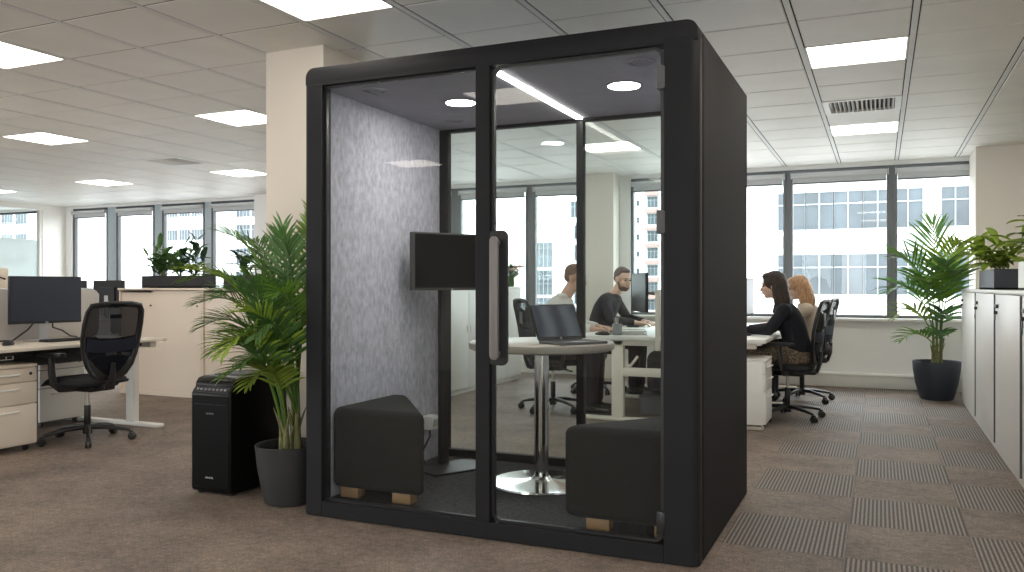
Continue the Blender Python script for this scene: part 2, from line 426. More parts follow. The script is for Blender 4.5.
# piers and pillars
b = B(); b.box2((.90, 9.72, 0), (X1, YW, ZC+.02)); b.box2((.90,9.705,0),(X1,9.72,.10)); struct(b.build('wall_right_pier', 'wall', smooth=False))
b = B(); b.box2((-3.56, 10.12, 0), (-3.09, YW, ZC+.02)); struct(b.build('wall_middle_pier', 'wall', smooth=False))
b = B(); b.box2((-8.95, 10.2, 0), (-7.85, YW, ZC+.02)); struct(b.build('wall_left_pier', 'wallwhite', smooth=False))
b = B(); b.box((-3.23, 4.27, 1.31), (.43, .48, 2.62), .006); b.box((-3.23,4.27,.05),(.45,.50,.10),.004); struct(b.build('pillar_beside_booth', 'pillar', smooth=False))
# other walls
def pierced(name, axis, a0, a1, c0, c1, opens, zs, zh, mat):
    b = B()
    def bx_(u0, u1, z0, z1):
        if axis == 'x': b.box2((u0, c0, z0), (u1, c1, z1))
        else: b.box2((c0, u0, z0), (c1, u1, z1))
    bx_(a0, a1, 0, zs); bx_(a0, a1, zh, ZC+.1); ed = a0
    for u0, u1 in opens: bx_(ed, u0, zs, zh); ed = u1
    bx_(ed, a1, zs, zh); struct(b.build(name, mat, smooth=False))
FILL_WIN_R = [(-3.0,-1.5)]  # openings right of and behind the camera, added to brighten the near ceiling
FILL_WIN_F = [(-16.8,-14.6),(-14.5,-12.3),(-12.2,-10.0),(-9.9,-7.7),(-2.0,-.3)]
pierced('wall_right', 'y', Y0, YW, X1, X1+.2, FILL_WIN_R, .25, 2.57, 'wall')
pierced('wall_front', 'x', X0, X1, Y0-.2, Y0, FILL_WIN_F, .25, 2.57, 'wall')
b = B(); b.box2((X0-.2, Y0, 0), (X0, YW, ZC+.1)); struct(b.build('wall_left', 'wallwhite', smooth=False))
for u0, u1 in FILL_WIN_R+FILL_WIN_F:  # added unseen windows, only there to let in fill daylight
    wn += 1
    w = struct(bpy.data.objects.new(f'window_{wn}', None)); C.objects.link(w); r = (u0, u1) in FILL_WIN_R
    w.location = (X1+.08, u0, .25) if r else (u0, Y0-.08, .25)
    b = B(); b.frame((0,0),(u1-u0,2.32),.04,'x' if r else 'y',.06,0,.004); b.build('window_frame', 'alu', w)
# glazed partition of the far left room
w = struct(bpy.data.objects.new('wall_partition', None)); C.objects.link(w); w.location = (-13.5, 0, 0)
b = B(); b.box2((-.05, 9.95, 0), (.05, YW, ZC)); b.box2((-.05, 4.0, 2.5), (.05, 9.95, ZC)); b.box2((-.04,4.0,0),(.04,9.95,.08))
for y in (4.0, 6.0, 8.0, 9.9): b.box2((-.04, y, .08), (.04, y+.05, 2.5))
b.build('partition_frame', 'whitemetal', w, smooth=False)
b = B()
for y in (4.05, 6.05, 8.05): b.box2((-.006, y, 1.98), (.006, y+1.95 if y < 8 else 9.9, 2.5))
b.build('clear_glazing', 'pane', w, smooth=False)
b = B()
for y in (4.05, 6.05, 8.05): b.box2((-.006, y, .08), (.006, y+1.95 if y < 8 else 9.9, 1.98))
b.build('frosted_glazing', 'frost', w, smooth=False)

# ceiling lights
def light_label(c, r):
    near = {0:'over the aisle', -4:'over the booth line', -8:'over the left desk line', -12:'in the row left of the left desk', -16:'in the far left row', -20:'in the leftmost row', 4:'over the lockers'}[c]
    far = {0:'nearest row', 4:'middle row', 9:'row nearest the windows'}.get(r)
    if far is None or (r == 0 and c in (0, 4, -12, -16, -20)): return 'lit square ceiling panel over the open floor beyond the photo'
    return f'lit square ceiling panel {near}, {far}'
for c in COLS:
    for r in ROWS:
        x, y = GX+(c+.5)*TX, GY+(r+.5)*TY
        if not (X0+.4 < x < X1-.4 and Y0+.4 < y < YW-.4): continue
        t = thing('ceiling_light', light_label(c, r), 'ceiling light', (x, y, ZC), 0, 'square ceiling light panels')
        b = B(); hx, hy = TX/2-.018, TY/2-.004
        for (xa,xb,ya,yb) in ((-hx,-hx+.012,-hy,hy),(hx-.012,hx,-hy,hy),(-hx,hx,-hy,-hy+.012),(-hx,hx,hy-.012,hy)): b.box2((xa,ya,-.002),(xb,yb,.028))
        b.build('frame', 'white', t, smooth=False)
        b = B(); b.box2((-hx+.012,-hy+.012,.002),(hx-.012,hy-.012,.02)); b.build('diffuser', M['panel'], t, smooth=False)
for (c, r), lab in zip(VENTS, ('square ceiling air vent with slanted louvres over the aisle', 'square ceiling air vent with slanted louvres over the far left desks')):
    x, y = GX+(c+.5)*TX, GY+(r+.5)*TY; hx, hy = TX/2-.02, TY/2-.004
    t = thing('ceiling_vent', lab, 'vent', (x, y, ZC), 0, 'ceiling air vents')
    b = B(); b.frame((-hx,-hy),(hx,hy),.045,'y',.02,0)
    bmesh.ops.transform(b.bm, matrix=Matrix(((1,0,0,0),(0,0,1,0),(0,-1,0,.006),(0,0,0,1))), verts=b.bm.verts)
    b.build('frame', 'white', t, smooth=False)
    b = B(); b.box2((-hx,-hy,.024),(hx,hy,.029)); b.build('duct_back', 'void', t, smooth=False)
    b = B()
    for k in range(15):
        xx = -hx+.06+k*(2*hx-.12)/14
        b.box((xx, 0, .008), (.004, 2*hy-.09, .026), 0, (0, .5 if k < 7 else -.5, 0))
    b.build('louvres', 'white', t, smooth=False)
# ------------------------------------------------------------------ world outside
b = B(); b.box2((-220, 14, -14.2), (120, 260, -14)); struct(b.build('ground', 'ground', smooth=False))
def window_unit(parent, x, z, w, h, nx, nz, y=0., mat='winglass'):
    b = B(); b.box2((x, y-.02, z), (x+w, y+.06, z+h)); g = b.build('window', mat, parent, smooth=False)
    b = B(); t = min(w/nx, h/nz)*.05+.022
    for k in range(nx+1): b.box2((x+k*w/nx-t/2, y-.10, z), (x+k*w/nx+t/2, y-.01, z+h))
    for k in range(nz+1): b.box2((x, y-.09, z+(k if k in (0, nz) else k+.35)*h/nz-t/2), (x+w, y-.01, z+(k if k in (0, nz) else k+.35)*h/nz+t/2))
    b.build('window_frame', 'winframe', g, smooth=False)
def building(label, x0, x1, y, depth, z1, mat, cat='building'):
    t = thing('office_building', label, cat, (0, y, 0))
    b = B(); b.box2((x0, 0, -14), (x1, depth, z1), .05, 1); b.box2((x0-.2,-.2,z1),(x1+.2,depth+.2,z1+.5)); b.build('walls', mat, t, smooth=False)
    return t
t = building('pale office building with bands of grid windows across the street', -8.6, 13, 50, 14, 20, 'facade')
for zz, h in ((.67,2.3),(4.35,2.15),(8.1,2.2),(11.8,2.2),(-3.1,2.3),(-6.8,2.3)):
    for k in range(5): window_unit(t, -5.4+k*1.51, zz, 1.50, h, 2, 2)
    window_unit(t, 3.0, zz, 1.35, h, 2, 2); window_unit(t, 6.0, zz, 3, h, 4, 2)
b = B()
for zz in (3.35, 7.0, 10.7): b.box2((-5.5,-.12,zz),(2.25,.0,zz+.7))
b.build('spandrel', 'winframe', t, smooth=False)
t = building('tall white tower with small square windows and balconies', -52, -33, 160, 20, 70, 'facade2')
for k in range(9):
    zz = -9+3.36*k+1.5
    window_unit(t, -44.6, zz+1, 1.1, 1.1, 1, 1)
    window_unit(t, -41.9, zz+.6, 2.1, 2.1, 3, 2)
    window_unit(t, -38.5, zz+.6, 2.1, 2.1, 3, 2)
    b = B(); b.box2((-42.2,-1.1,zz-.55),(-39.5,-.02,zz+.25),.03,1); b.build('balcony', 'balcony', t, smooth=False)
t = building('narrow glass tower seen behind the booth mullion', -47.6, -42.5, 130, 10, 48, 'facade2')
for k in range(12):
    window_unit(t, -47.0, -9+3.6*k, 1.9, 2.6, 3, 2); window_unit(t, -44.7, -9+3.6*k, 1.8, 2.6, 3, 2)
t = building('low white block with a tall blue glazed opening', -58, -45.4, 118, 9, 11, 'facade2')
for k in range(3): window_unit(t, -48.6, -4.4+4.2*k, 2.9, 3.8, 4, 3)
t = building('pale distant office block behind the long planter', -131, -117, 120, 18, 26, 'facade2')
for k in range(7):
    for q in range(4): window_unit(t, -130+q*3.2, -8+4.5*k, 2.8, 2, 4, 1)
t = building('pale distant glass block right of the long planter', -115, -103, 125, 18, 34, 'facade2')
for k in range(8):
    for q in range(3): window_unit(t, -114+q*3.7, -8+4.5*k, 3.4, 3, 4, 2)
t = building('pale block beyond the glazed partition', -186, -166, 120, 18, 24, 'facade2')
for k in range(6):
    for q in range(4): window_unit(t, -184+q*4.4, -8+4.5*k, 3.6, 2.4, 4, 1)
# ------------------------------------------------------------------ glass office booth
BX0, BX1, BY0, BY1, BZ = -2.700, -.682, 3.44, 4.80, 2.282
bx, by = (BX0+BX1)/2, (BY0+BY1)/2
booth = thing('office_booth', 'charcoal framed office booth with glass front and grey felt lining', 'booth', (bx, by, 0))
def L(x, y, z): return (x-bx, y-by, z)
def lb(bb, a, c, bev=0., seg=2): return bb.box2(L(*a), L(*c), bev, seg)
b = B(); lb(b, (BX0+.03, BY0+.02, .0), (BX1-.03, BY1-.04, .035), .004); b.build('plinth', 'black', booth)
b = B(); lb(b, (BX0+.008, BY0+.008, .004), (BX1-.008, BY1-.008, .062), .008); b.build('base', 'booth', booth)
b = B(); lb(b, (BX0+.05, BY0+.06, .058), (BX1-.05, BY1-.05, .066)); b.build('booth_carpet', 'darkfloor', booth, smooth=False)
# roof with big rounded edges
def roof_outline(x0, x1, z0, z1, r, n=7):
    o = [(x0, z0), (x1, z0)]
    o += [(x1-r+r*math.cos(math.radians(90*k/n)), z1-r+r*math.sin(math.radians(90*k/n))) for k in range(n+1)]
    o += [(x0+r-r*math.sin(math.radians(90*k/n)), z1-r+r*math.cos(math.radians(90*k/n))) for k in range(n+1)]
    return [(x-bx, z) for x, z in o]
b = B(); b.prism(roof_outline(BX0+.012, BX1-.006, 2.193, BZ, .05), BY0-by+.002, BY1-by-.02, .006, 2, XZ); b.build('roof', 'booth', booth)
# side panels
b = B(); b.prism([(x-bx, y-by) for x, y in rounded(BX0, BX0+.05, BY0+.075, BY1-.005, .022)], .014, 2.195, .004, 2); sl = b.build('side_panel', 'boothside', booth)
b = B(); lb(b, (BX0+.05, BY0+.085, .06), (BX0+.075, BY1-.055, 2.19), .004); b.build('felt_lining', 'felt', sl)
b = B(); b.prism([(x-bx, y-by) for x, y in rounded(BX1-.05, BX1, BY0+.085, BY1-.002, .022)], .006, 2.24, .006, 2); sr = b.build('side_panel', 'boothside', booth)
b = B(); lb(b, (BX1-.075, BY0+.085, .06), (BX1-.05, BY1-.055, 2.19), .004); b.build('felt_lining', 'felt', sr)
def post_outline(x0, x1, y0, y1, r, side, n=7):
    # only the outer front edge is rounded; the inner edge is square to the rails
    q = [(x1-r+r*math.sin(math.radians(90*k/n)), y0+r-r*math.cos(math.radians(90*k/n))) for k in range(n+1)]
    o = [(x0, y0)] + q + [(x1, y1-.012), (x1-.012, y1), (x0, y1)]
    if side < 0: o = [(x0+x1-x, y) for x, y in reversed(o)]
    return [(x-bx, y-by) for x, y in o]
# front frame: posts with large round outer edges, rails, mullion
b = B(); b.prism(post_outline(BX0+.003, BX0+.115, BY0+.001, BY0+.08, .032, -1), .003, 2.196, .002, 1); b.build('corner_post', 'booth', booth)
b = B(); b.prism(post_outline(BX1-.150, BX1-.003, BY0+.001, BY0+.085, .036, 1), .003, 2.214, .002, 1); b.build('corner_post', 'booth', booth)
b = B(); lb(b, (BX0+.115, BY0+.0015, 2.186), (BX1-.150, BY0+.075, 2.20), .0015, 1); b.build('top_rail', 'booth', booth)
b = B(); lb(b, (BX0+.115, BY0+.001, .003), (BX1-.150, BY0+.075, .080), .002, 1); b.build('bottom_rail', 'booth', booth)
b = B(); lb(b, (-1.715, BY0+.001, .078), (-1.643, BY0+.075, 2.188), .002, 1); b.build('mullion', 'booth', booth)
# fixed pane
b = B(); lb(b, (-2.588, BY0+.030, .07), (-1.715, BY0+.042, 2.195)); b.build('fixed_glass', 'pane', booth, smooth=False)
b = B(); b.frame((-2.585-bx,.080),(-1.715-bx,2.188),.012,'y',.02,BY0+.036-by); b.build('glass_seal', 'black', booth, smooth=False)
# door: thin black edge with rounded corners, glass, handle, hinges
dx0, dx1, dz0, dz1 = -1.640, -.834, .082, 2.184
b = B()
out = rounded(dx0-bx, dx1-bx, dz0, dz1, .045, 8); inn = rounded(dx0-bx+.014, dx1-bx-.014, dz0+.014, dz1-.014, .036, 8)
ya, yb = BY0+.018-by, BY0+.040-by
n = len(out); R = [[b.bm.verts.new((p[0], y, p[1])) for p in P] for P in (out, inn) for y in (ya, yb)]
for k in range(n):
    q = (k+1) % n
    for A, D in ((R[0],R[1]),(R[2],R[3]),(R[0],R[2]),(R[1],R[3])): b.bm.faces.new((A[k],A[q],D[q],D[k]))
door = b.build('door', 'black', booth, smooth=False)
b = B(); b.prism(rounded(dx0-bx+.006, dx1-bx-.006, dz0+.006, dz1-.006, .04, 8), BY0+.024-by, BY0+.034-by, 0, 1, XZ); b.build('door_glass', 'pane', door, smooth=False)
b = B(); b.prism(rounded(-1.655-bx, -1.553-bx, .805, 1.425, .03), BY0+.004-by, BY0+.018-by, .003, 1, XZ); hp = b.build('handle_plate', 'black', door)
b = B(); x = -1.600-bx; y = BY0-.040-by
b.prism(rounded(x-.021, x+.021, .835, 1.395, .0208, 8), y-.011, y+.011, .004, 2, XZ)
for z in (.862, 1.368): b.cyl((x, y, z), (x, BY0+.006-by, z), .013, seg=18)
h = b.build('handle_bar', 'taupe', door); h['label'] = 'flat taupe metal pull bar'
for z in (2.05, 1.44, .17):
    b = B(); lb(b, (-.862, BY0-.004, z-.05), (-.832, BY0+.05, z+.05), .004); lb(b, (-.838, BY0-.002, z-.046), (-.826, BY0+.012, z+.046), .003); b.build('hinge', 'darkside' if z > 1 else 'black', door)
# back frame and panes
yb0, yb1 = BY1-.055, BY1-.005
for xa, xb in ((BX0+.045, BX0+.135), (BX1-.135, BX1-.045)):
    b = B(); lb(b, (xa, yb0, .05), (xb, yb1, 2.19), .005); b.build('back_post', 'booth', booth)
b = B(); lb(b, (-1.684, yb0, .05), (-1.638, yb1, 2.19), .004); b.build('back_mullion', 'booth', booth)
b = B(); lb(b, (BX0+.1, yb0, 2.165), (BX1-.1, yb1, 2.2), .003); b.build('back_top_rail', 'booth', booth)
b = B(); lb(b, (BX0+.1, yb0, .05), (BX1-.1, yb1, .115), .003); b.build('back_bottom_rail', 'booth', booth)
for xa, xb in ((BX0+.13, -1.684), (-1.638, BX1-.13)):
    b = B(); lb(b, (xa-.01, yb0+.02, .10), (xb+.01, yb0+.032, 2.18)); b.build('back_glass', 'pane', booth, smooth=False)
# booth ceiling with lamps and vents
b = B(); lb(b, (BX0+.06, BY0+.07, 2.185), (BX1-.06, BY1-.05, 2.20)); bc = b.build('booth_ceiling', 'boothceil', booth, smooth=False)
for x, y in ((-2.115, 4.06), (-1.18, 4.05)):
    b = B(); b.lathe([(.079,.0),(.092,.0),(.093,-.004),(.089,-.008),(.081,-.007),(.079,0)], L(x, y, 2.186)); r = b.build('downlight_trim', 'grey', bc)
    b = B(); b.cyl(L(x, y, 2.178), L(x, y, 2.188), .0795, seg=32); b.build('downlight_lens', M['down'], r)
for x, y in ((-2.39, 3.63), (-2.377, 4.48), (-.987, 3.66), (-.95, 4.48)):
    b = B()
    for r0, r1 in ((.052,.066),(.022,.030)): b.lathe([(r0,0),(r0,-.008),(r0+.004,-.010),(r1-.004,-.010),(r1,-.006),(r1,0)], L(x, y, 2.186))
    for k in range(4): b.box(L(x+.041*math.cos(k*PI/2), y+.041*math.sin(k*PI/2), 2.181), (.026,.005,.006), 0, (0,0,k*PI/2))
    b.build('air_vent_ring', 'boothceil', bc)
b = B(); lb(b, (-1.673, BY0+.08, 2.176), (-1.639, BY1-.07, 2.187)); b.build('led_strip', M['led'], bc, smooth=False)

# ------------------------------------------------------------------ inside the booth
FZ = .066
t = thing('round_table', 'round pale laminate table on a steel column inside the booth', 'table', (-1.73, 4.30, FZ))
b = B(); b.lathe([(0,.750),(.39,.750),(.404,.757),(.407,.775),(.404,.790),(.398,.794),(0,.794)], seg=64); b.build('table_top', 'tabletop', t)
b = B(); b.cyl((0,0,.02),(0,0,.74),.041, seg=32); b.build('column', 'chrome', t)
b = B(); b.lathe([(0,0),(.285,0),(.288,.006),(.28,.014),(.10,.022),(.06,.030),(.046,.045),(0,.045)], seg=64); b.build('base_disc', 'chrome', t)
b = B(); b.cyl((0,0,.725),(0,0,.75),.12, seg=24); b.build('top_flange', 'black', t)
# laptop
t = thing('laptop', 'open dark silver laptop on the round booth table', 'laptop', (-1.60, 4.27, FZ+.794), math.atan2(.53,.85)*-1 + PI/2)
# local: screen faces -y
b = B(); b.prism(rounded(-.155,.155,-.215,.005,.012), 0, .014, .003, 2); base = b.build('base', 'darkside', t)
b = B(); b.box2((-.14,-.10,.0135),(.14,-.012,.0155),.001,1); b.build('keyboard', 'black', base)
b = B(); b.box2((-.05,-.20,.0135),(.05,-.125,.0148),.0005,1); b.build('touchpad', 'grey', base)
tilt = Matrix.Translation((0,.004,.014)) @ Matrix.Rotation(math.radians(-24), 4, 'X')
b = B(); b.prism(rounded(-.155,.155,0,.21,.01), -.004, .004, .001, 1, XZ); bmesh.ops.transform(b.bm, matrix=tilt, verts=b.bm.verts); lid = b.build('lid', 'black', t)
m = bpy.data.materials.new('laptop_wallpaper'); m.use_nodes = True; nt = m.node_tree; bs = nt.nodes['Principled BSDF']
tc = nt.nodes.new('ShaderNodeTexCoord'); nz = nt.nodes.new('ShaderNodeTexWave'); nz.inputs['Scale'].default_value = 2.2; nz.inputs['Distortion'].default_value = 4; nz.inputs['Detail'].default_value = 1
nt.links.new(tc.outputs['Object'], nz.inputs[0]); cr = nt.nodes.new('ShaderNodeValToRGB'); cr.color_ramp.elements[0].color = (.014,.018,.024,1); cr.color_ramp.elements[1].color = (.055,.062,.07,1)
nt.links.new(nz.outputs[0], cr.inputs[0]); bs.inputs['Base Color'].default_value = (0,0,0,1); bs.inputs['Roughness'].default_value = .25
nt.links.new(cr.outputs[0], bs.inputs['Emission Color']); bs.inputs['Emission Strength'].default_value = .7
b = B(); b.box2((-.146,-.0055,.018),(.146,-.0038,.202)); bmesh.ops.transform(b.bm, matrix=tilt, verts=b.bm.verts); b.build('display', m, lid, smooth=False)
b = B(); b.tube([(.006*math.cos(2*PI*k/16), -.0046, .009+.006*math.sin(2*PI*k/16)) for k in range(16)], .001, 5, True); b.box((-.0015,-.0046,.0095),(.0012,.001,.008)); b.box((.0015,-.0046,.0085),(.0012,.001,.008))
bmesh.ops.transform(b.bm, matrix=tilt, verts=b.bm.verts); b.build('round_emblem', 'mark', lid)
# two wedge stools
def stool(x, y, sgn, label):
    t = thing('wedge_stool', label, 'stool', (x, y, FZ), 0, 'wedge shaped booth stools')
    pts = [(0,0),(.56,0),(.10,.60),(0,.60)]
    pts = [(p[0]*sgn, p[1]) for p in pts]
    if sgn < 0: pts.reverse()
    b = B(); tb = bmesh.new()
    lo = [tb.verts.new((px, py, .055)) for px, py in pts]; hi = [tb.verts.new((px, py, .472)) for px, py in pts]
    tb.faces.new(list(reversed(lo))); tb.faces.new(hi)
    for k in range(4): tb.faces.new((lo[k], lo[(k+1)%4], hi[(k+1)%4], hi[k]))
    bmesh.ops.bevel(tb, geom=list(tb.edges), offset=.035, segments=5, affect='EDGES', profile=.5)
    b._merge(tb); u = b.build('upholstery', 'stool', t)
    b = B(); ring = [(.016*sgn,.018),(.515*sgn,.018),(.09*sgn,.575),(.016*sgn,.575)]
    b.tube([(px, py, .441) for px, py in ring], .004, 6, True); b.build('piping', 'stool', u)
    for px, py in ((.085,.07),(.40,.07),(.08,.47)):
        b = B(); b.box((px*sgn, py, .0285), (.11 if py < .2 else .07, .07, .057), .006); b.build('foot', 'wood', t)
stool(-2.615, 3.565, 1, 'charcoal wedge stool on wooden feet against the felt wall')
stool(-.765, 3.535, -1, 'charcoal wedge stool on wooden feet behind the glass door hinges')
# display on a pole stand
ux, uy = .475, .88
t = thing('display_stand', 'black flat screen on a pole stand with square floor plate in the booth', 'screen', (-2.395, 4.46, FZ), math.atan2(uy, ux))
# local x along the screen, local -y faces the sitter
b = B(); b.prism(rounded(-.22,.225,-.175,.105,.02), 0, .012, .003, 1); b.build('base_plate', 'black', t)
b = B(); b.box2((-.03,.055,.01),(.03,.095,1.32),.006); b.build('pole', 'blackmatte', t)
b = B(); b.box((0,.045,1.25),(.16,.04,.16),.006); b.box((0,.03,1.25),(.1,.03,.1),.004); b.build('bracket', 'black', t)
b = B(); b.prism(rounded(-.275,.275,1.078,1.425,.008), -.022, .018, .003, 1, XZ); s = b.build('screen', 'bezel', t)
b = B(); b.box2((-.262,-.0245,1.094),(.262,-.0215,1.413)); b.build('display', 'screen', s, smooth=False)
b = B(); b.box2((-.006,-.024,1.083),(.006,-.0215,1.088)); b.build('silver_mark', 'mark', s, smooth=False)
# socket box on the felt wall
t = thing('socket_box', 'small white socket box with dangling black cable on the felt wall', 'socket', (-2.625, 4.56, .27))
b = B(); b.box2((0,-.05,0),(.075,.05,.085),.006); bb = b.build('box', 'white', t)
b = B(); b.box2((.074,-.035,.02),(.077,.035,.065),.001,1); b.build('socket_plate', 'silver', bb)
b = B(); b.tube([(.05,-.03,.01),(.055,-.04,-.04),(.03,-.07,-.11),(.02,-.08,-.17),(.05,-.08,-.198)], .006, 8); b.build('cable', 'black', t)
# ------------------------------------------------------------------ task chairs (local: sitter faces +y)
def task_chair(label, loc, rz, group, seat='chairfab', frame='black'):
    t = thing('task_chair', label, 'chair', loc, rz, group)
    b = B(); b.cyl((0,0,.055),(0,0,.125),.034,.03,20,.006); base = b.build('base_hub', 'black', t)
    for k in range(5):
        a = 2*PI*k/5 + PI/2
        c, s = math.cos(a), math.sin(a)
        b = B(); b.tube([(c*.02,s*.02,.105),(c*.12,s*.12,.103),(c*.23,s*.23,.088),(c*.305,s*.305,.072)], [.026,.024,.020,.014], 10, flat=(.9,.75)); lg = b.build('base_leg', 'black', t)
        b = B(); q = (-s, c)
        for m_ in (-1,1):
            p = (c*.318+q[0]*m_*.013, s*.318+q[1]*m_*.013)
            b.cyl((p[0]-q[0]*.009, p[1]-q[1]*.009, .028), (p[0]+q[0]*.009, p[1]+q[1]*.009, .028), .028, seg=18, bev=.004)
        b.box((c*.312, s*.312, .055), (.03,.036,.03), .008, (0,0,a)); b.build('caster', 'black', lg)
    b = B(); b.cyl((0,0,.12),(0,0,.27),.024,seg=18,bev=.003); lift = b.build('gas_lift', 'black', t)
    b = B(); b.cyl((0,0,.27),(0,0,.385),.014,seg=16); b.build('piston', 'brushed', lift)
    b = B(); b.box((0,-.02,.405),(.19,.26,.05),.018); b.box((0,-.17,.42),(.10,.16,.05),.015); b.build('tilt_mechanism', 'black', t)
    b = B(); b.tube([(.06,.05,.40),(.17,.07,.395),(.25,.075,.392)], .008, 8); b.box((.27,.076,.392),(.07,.03,.012),.005); b.build('lever', 'black', t)
    # seat cushion
    b = B(); tb = bmesh.new(); n, mm = 20, 14
    grid = {}
    for i in range(n+1):
        for j in range(mm+1):
            u, v = -1+2*i/n, -1+2*j/mm
            x = .255*u*math.sqrt(1-.30*v*v*.9) ; y = .02+.245*v*math.sqrt(1-.28*u*u)
            e = (1-abs(u)**4)*(1-abs(v)**4)
            z = .455+.045*e**.45 - (.035*max(0,(v-.45)/.55)**2) - .010*(1-u*u)*(1-v*v)
            grid[i,j] = (x,y,z)
    top = {k: tb.verts.new(p) for k, p in grid.items()}; bot = {k: tb.verts.new((p[0]*.97,p[1]*.97,.425+.012*max(abs(-1+2*k[0]/n),abs(-1+2*k[1]/mm))**3)) for k, p in grid.items()}
    for i in range(n):
        for j in range(mm):
            tb.faces.new((top[i,j],top[i+1,j],top[i+1,j+1],top[i,j+1])); tb.faces.new((bot[i,j+1],bot[i+1,j+1],bot[i+1,j],bot[i,j]))
    rim = [(i,0) for i in range(n)]+[(n,j) for j in range(mm)]+[(i,mm) for i in range(n,0,-1)]+[(0,j) for j in range(mm,0,-1)]
    for k in range(len(rim)):
        a, c = rim[k], rim[(k+1)%len(rim)]; tb.faces.new((bot[a],bot[c],top[c],top[a]))
    b._merge(tb); b.build('seat', seat, t)
    # backrest: outline in (half width, z, y)
    prof = [(.085,.495,-.235),(.135,.52,-.238),(.185,.585,-.245),(.220,.68,-.252),(.235,.78,-.262),(.237,.89,-.285),(.228,.98,-.308),(.205,1.022,-.318)]
    out = [(hw, y, z) for hw, z, y in prof] + [(.12,-.325,1.035),(0,-.327,1.037),(-.12,-.325,1.035)] + [(-hw, y, z) for hw, z, y in reversed(prof)] + [(0,-.232,.50)]
    b = B(); b.tube(out, .019, 10, True, flat=(.8,1.25)); bf = b.build('backrest_frame', frame, t)
    b = B(); b.prism([(-.09,.485),(.09,.485),(.185,.575),(.195,.63),(.10,.655),(-.10,.655),(-.195,.63),(-.185,.575)], -.256, -.232, .008, 2, XZ)
    b.tube([(0,-.16,.42),(0,-.25,.43),(0,-.275,.50),(0,-.285,.60)], [.03,.028,.022,.014], 10, flat=(1.3,.8)); b.build('back_yoke', frame, bf)
    b = B(); b.box2((-.012,-.268,.545),(.012,-.2665 if False else -.262,.555)); b.build('silver_mark', 'mark', bf, smooth=False)
    b = B(); cols = 10; vs = []
    full = [(.085,.505,-.235)]+prof[1:]+[(.12,1.035,-.325)]
    for hw, z, y in full:
        row = []
        for k in range(cols+1):
            u = -1+2*k/cols; row.append(b.bm.verts.new((hw*u, y-.022*(1-u*u), z)))
        vs.append(row)
    for r0, r1 in zip(vs, vs[1:]):
        for k in range(cols): b.bm.faces.new((r0[k],r0[k+1],r1[k+1],r1[k]))
    b.build('back_mesh', M['chairmesh'], t)
    b = B(); b.tube([(-.21,-.265,.745),(-.12,-.272,.735),(0,-.278,.73),(.12,-.272,.735),(.21,-.265,.745)], .055, 10, flat=(.16,1)); b.build('lumbar_pad', 'chairblue', t)
    b = B(); b.prism(rounded(-.05,.05,.82,.96,.01), -.305,-.297, .003, 1, XZ); bmesh.ops.transform(b.bm, matrix=Matrix.Translation((0,-.012,0)), verts=b.bm.verts); b.build('hanger_plate', 'black', t)
    for s in (-1,1):
        b = B(); b.tube([(s*.12,-.03,.415),(s*.24,-.02,.42),(s*.285,-.01,.46),(s*.29,-.0,.56),(s*.285,.01,.655)], [.018,.018,.018,.017,.016], 8, flat=(.8,1.5)); ar = b.build('armrest', 'black', t)
        b = B(); b.prism(rounded(s*.285-.042,s*.285+.042,-.12,.14,.035), .655,.685, .008, 2); b.build('arm_pad', 'black', ar)
    return t
CG = 'black mesh back office chairs'
ch0 = task_chair('black mesh back office chair pulled up to the left desk', (-5.48, 4.42, 0), math.radians(88), CG)
dup(ch0, (-2.82, 7.30, 0), math.radians(-50), 'dark office chair under the man in the white shirt', CG)
dup(ch0, (-2.86, 8.75, 0), math.radians(-70), 'dark office chair under the man in the navy jumper', CG)
dup(ch0, (-.75, 7.70, 0), math.radians(84), 'dark office chair under the woman with dark hair', CG)
dup(ch0, (-.73, 8.95, 0), math.radians(84), 'dark office chair under the blond woman', CG)

# ------------------------------------------------------------------ left desk
t = thing('bench_desk', 'cream topped office desk on white metal legs under the left monitor', 'desk', (-6.26, 4.2, 0))
for s, a in ((1,(.01,.80)),(-1,(-.80,-.01))):
    b = B(); b.box2((a[0],-1.1,.712),(a[1],.97,.737),.004); b.build('desk_top', 'desktop', t)
for y in (-.85, .88):
    b = B(); b.prism(rounded(-.82,.84,y-.04,y+.04,.035), .0,.03,.008,2)
    for x in (-.50,.50): b.box2((x-.045,y-.03,.02),(x+.045,y+.03,.69),.006)
    b.box2((-.74,y-.03,.66),(.74,y+.03,.712),.006); b.build('leg_frame', 'whitemetal', t)
b = B()
for x in (.25,.62,-.25,-.62): b.box2((x-.02,-1.0,.672),(x+.02,.86,.712),.003)
b.build('under_rail', 'black', t)
b = B(); b.box2((.10,-1.0,.56),(.34,.75,.572),.002,1); b.box2((.10,-1.0,.572),(.112,.75,.65)); b.box2((.328,-1.0,.572),(.34,.75,.63)); b.build('cable_tray', 'black', t)
t = thing('desk_divider', 'beige fabric screen standing along the middle of the left desk', 'screen', (-6.26, 4.2, .738))
b = B(); b.prism(rounded(-1.08,.95,.0,.40,.05), -.014,.014,.005,2,YZ); b.build('panel', 'divider', t)
b = B(); b.tube([(0,-1.08,.06),(0,-1.08,.36),(0,-1.03,.402),(0,.90,.402),(0,.95,.36),(0,.95,.06)], .0125, 8); b.build('edge_trim', 'silver', t)
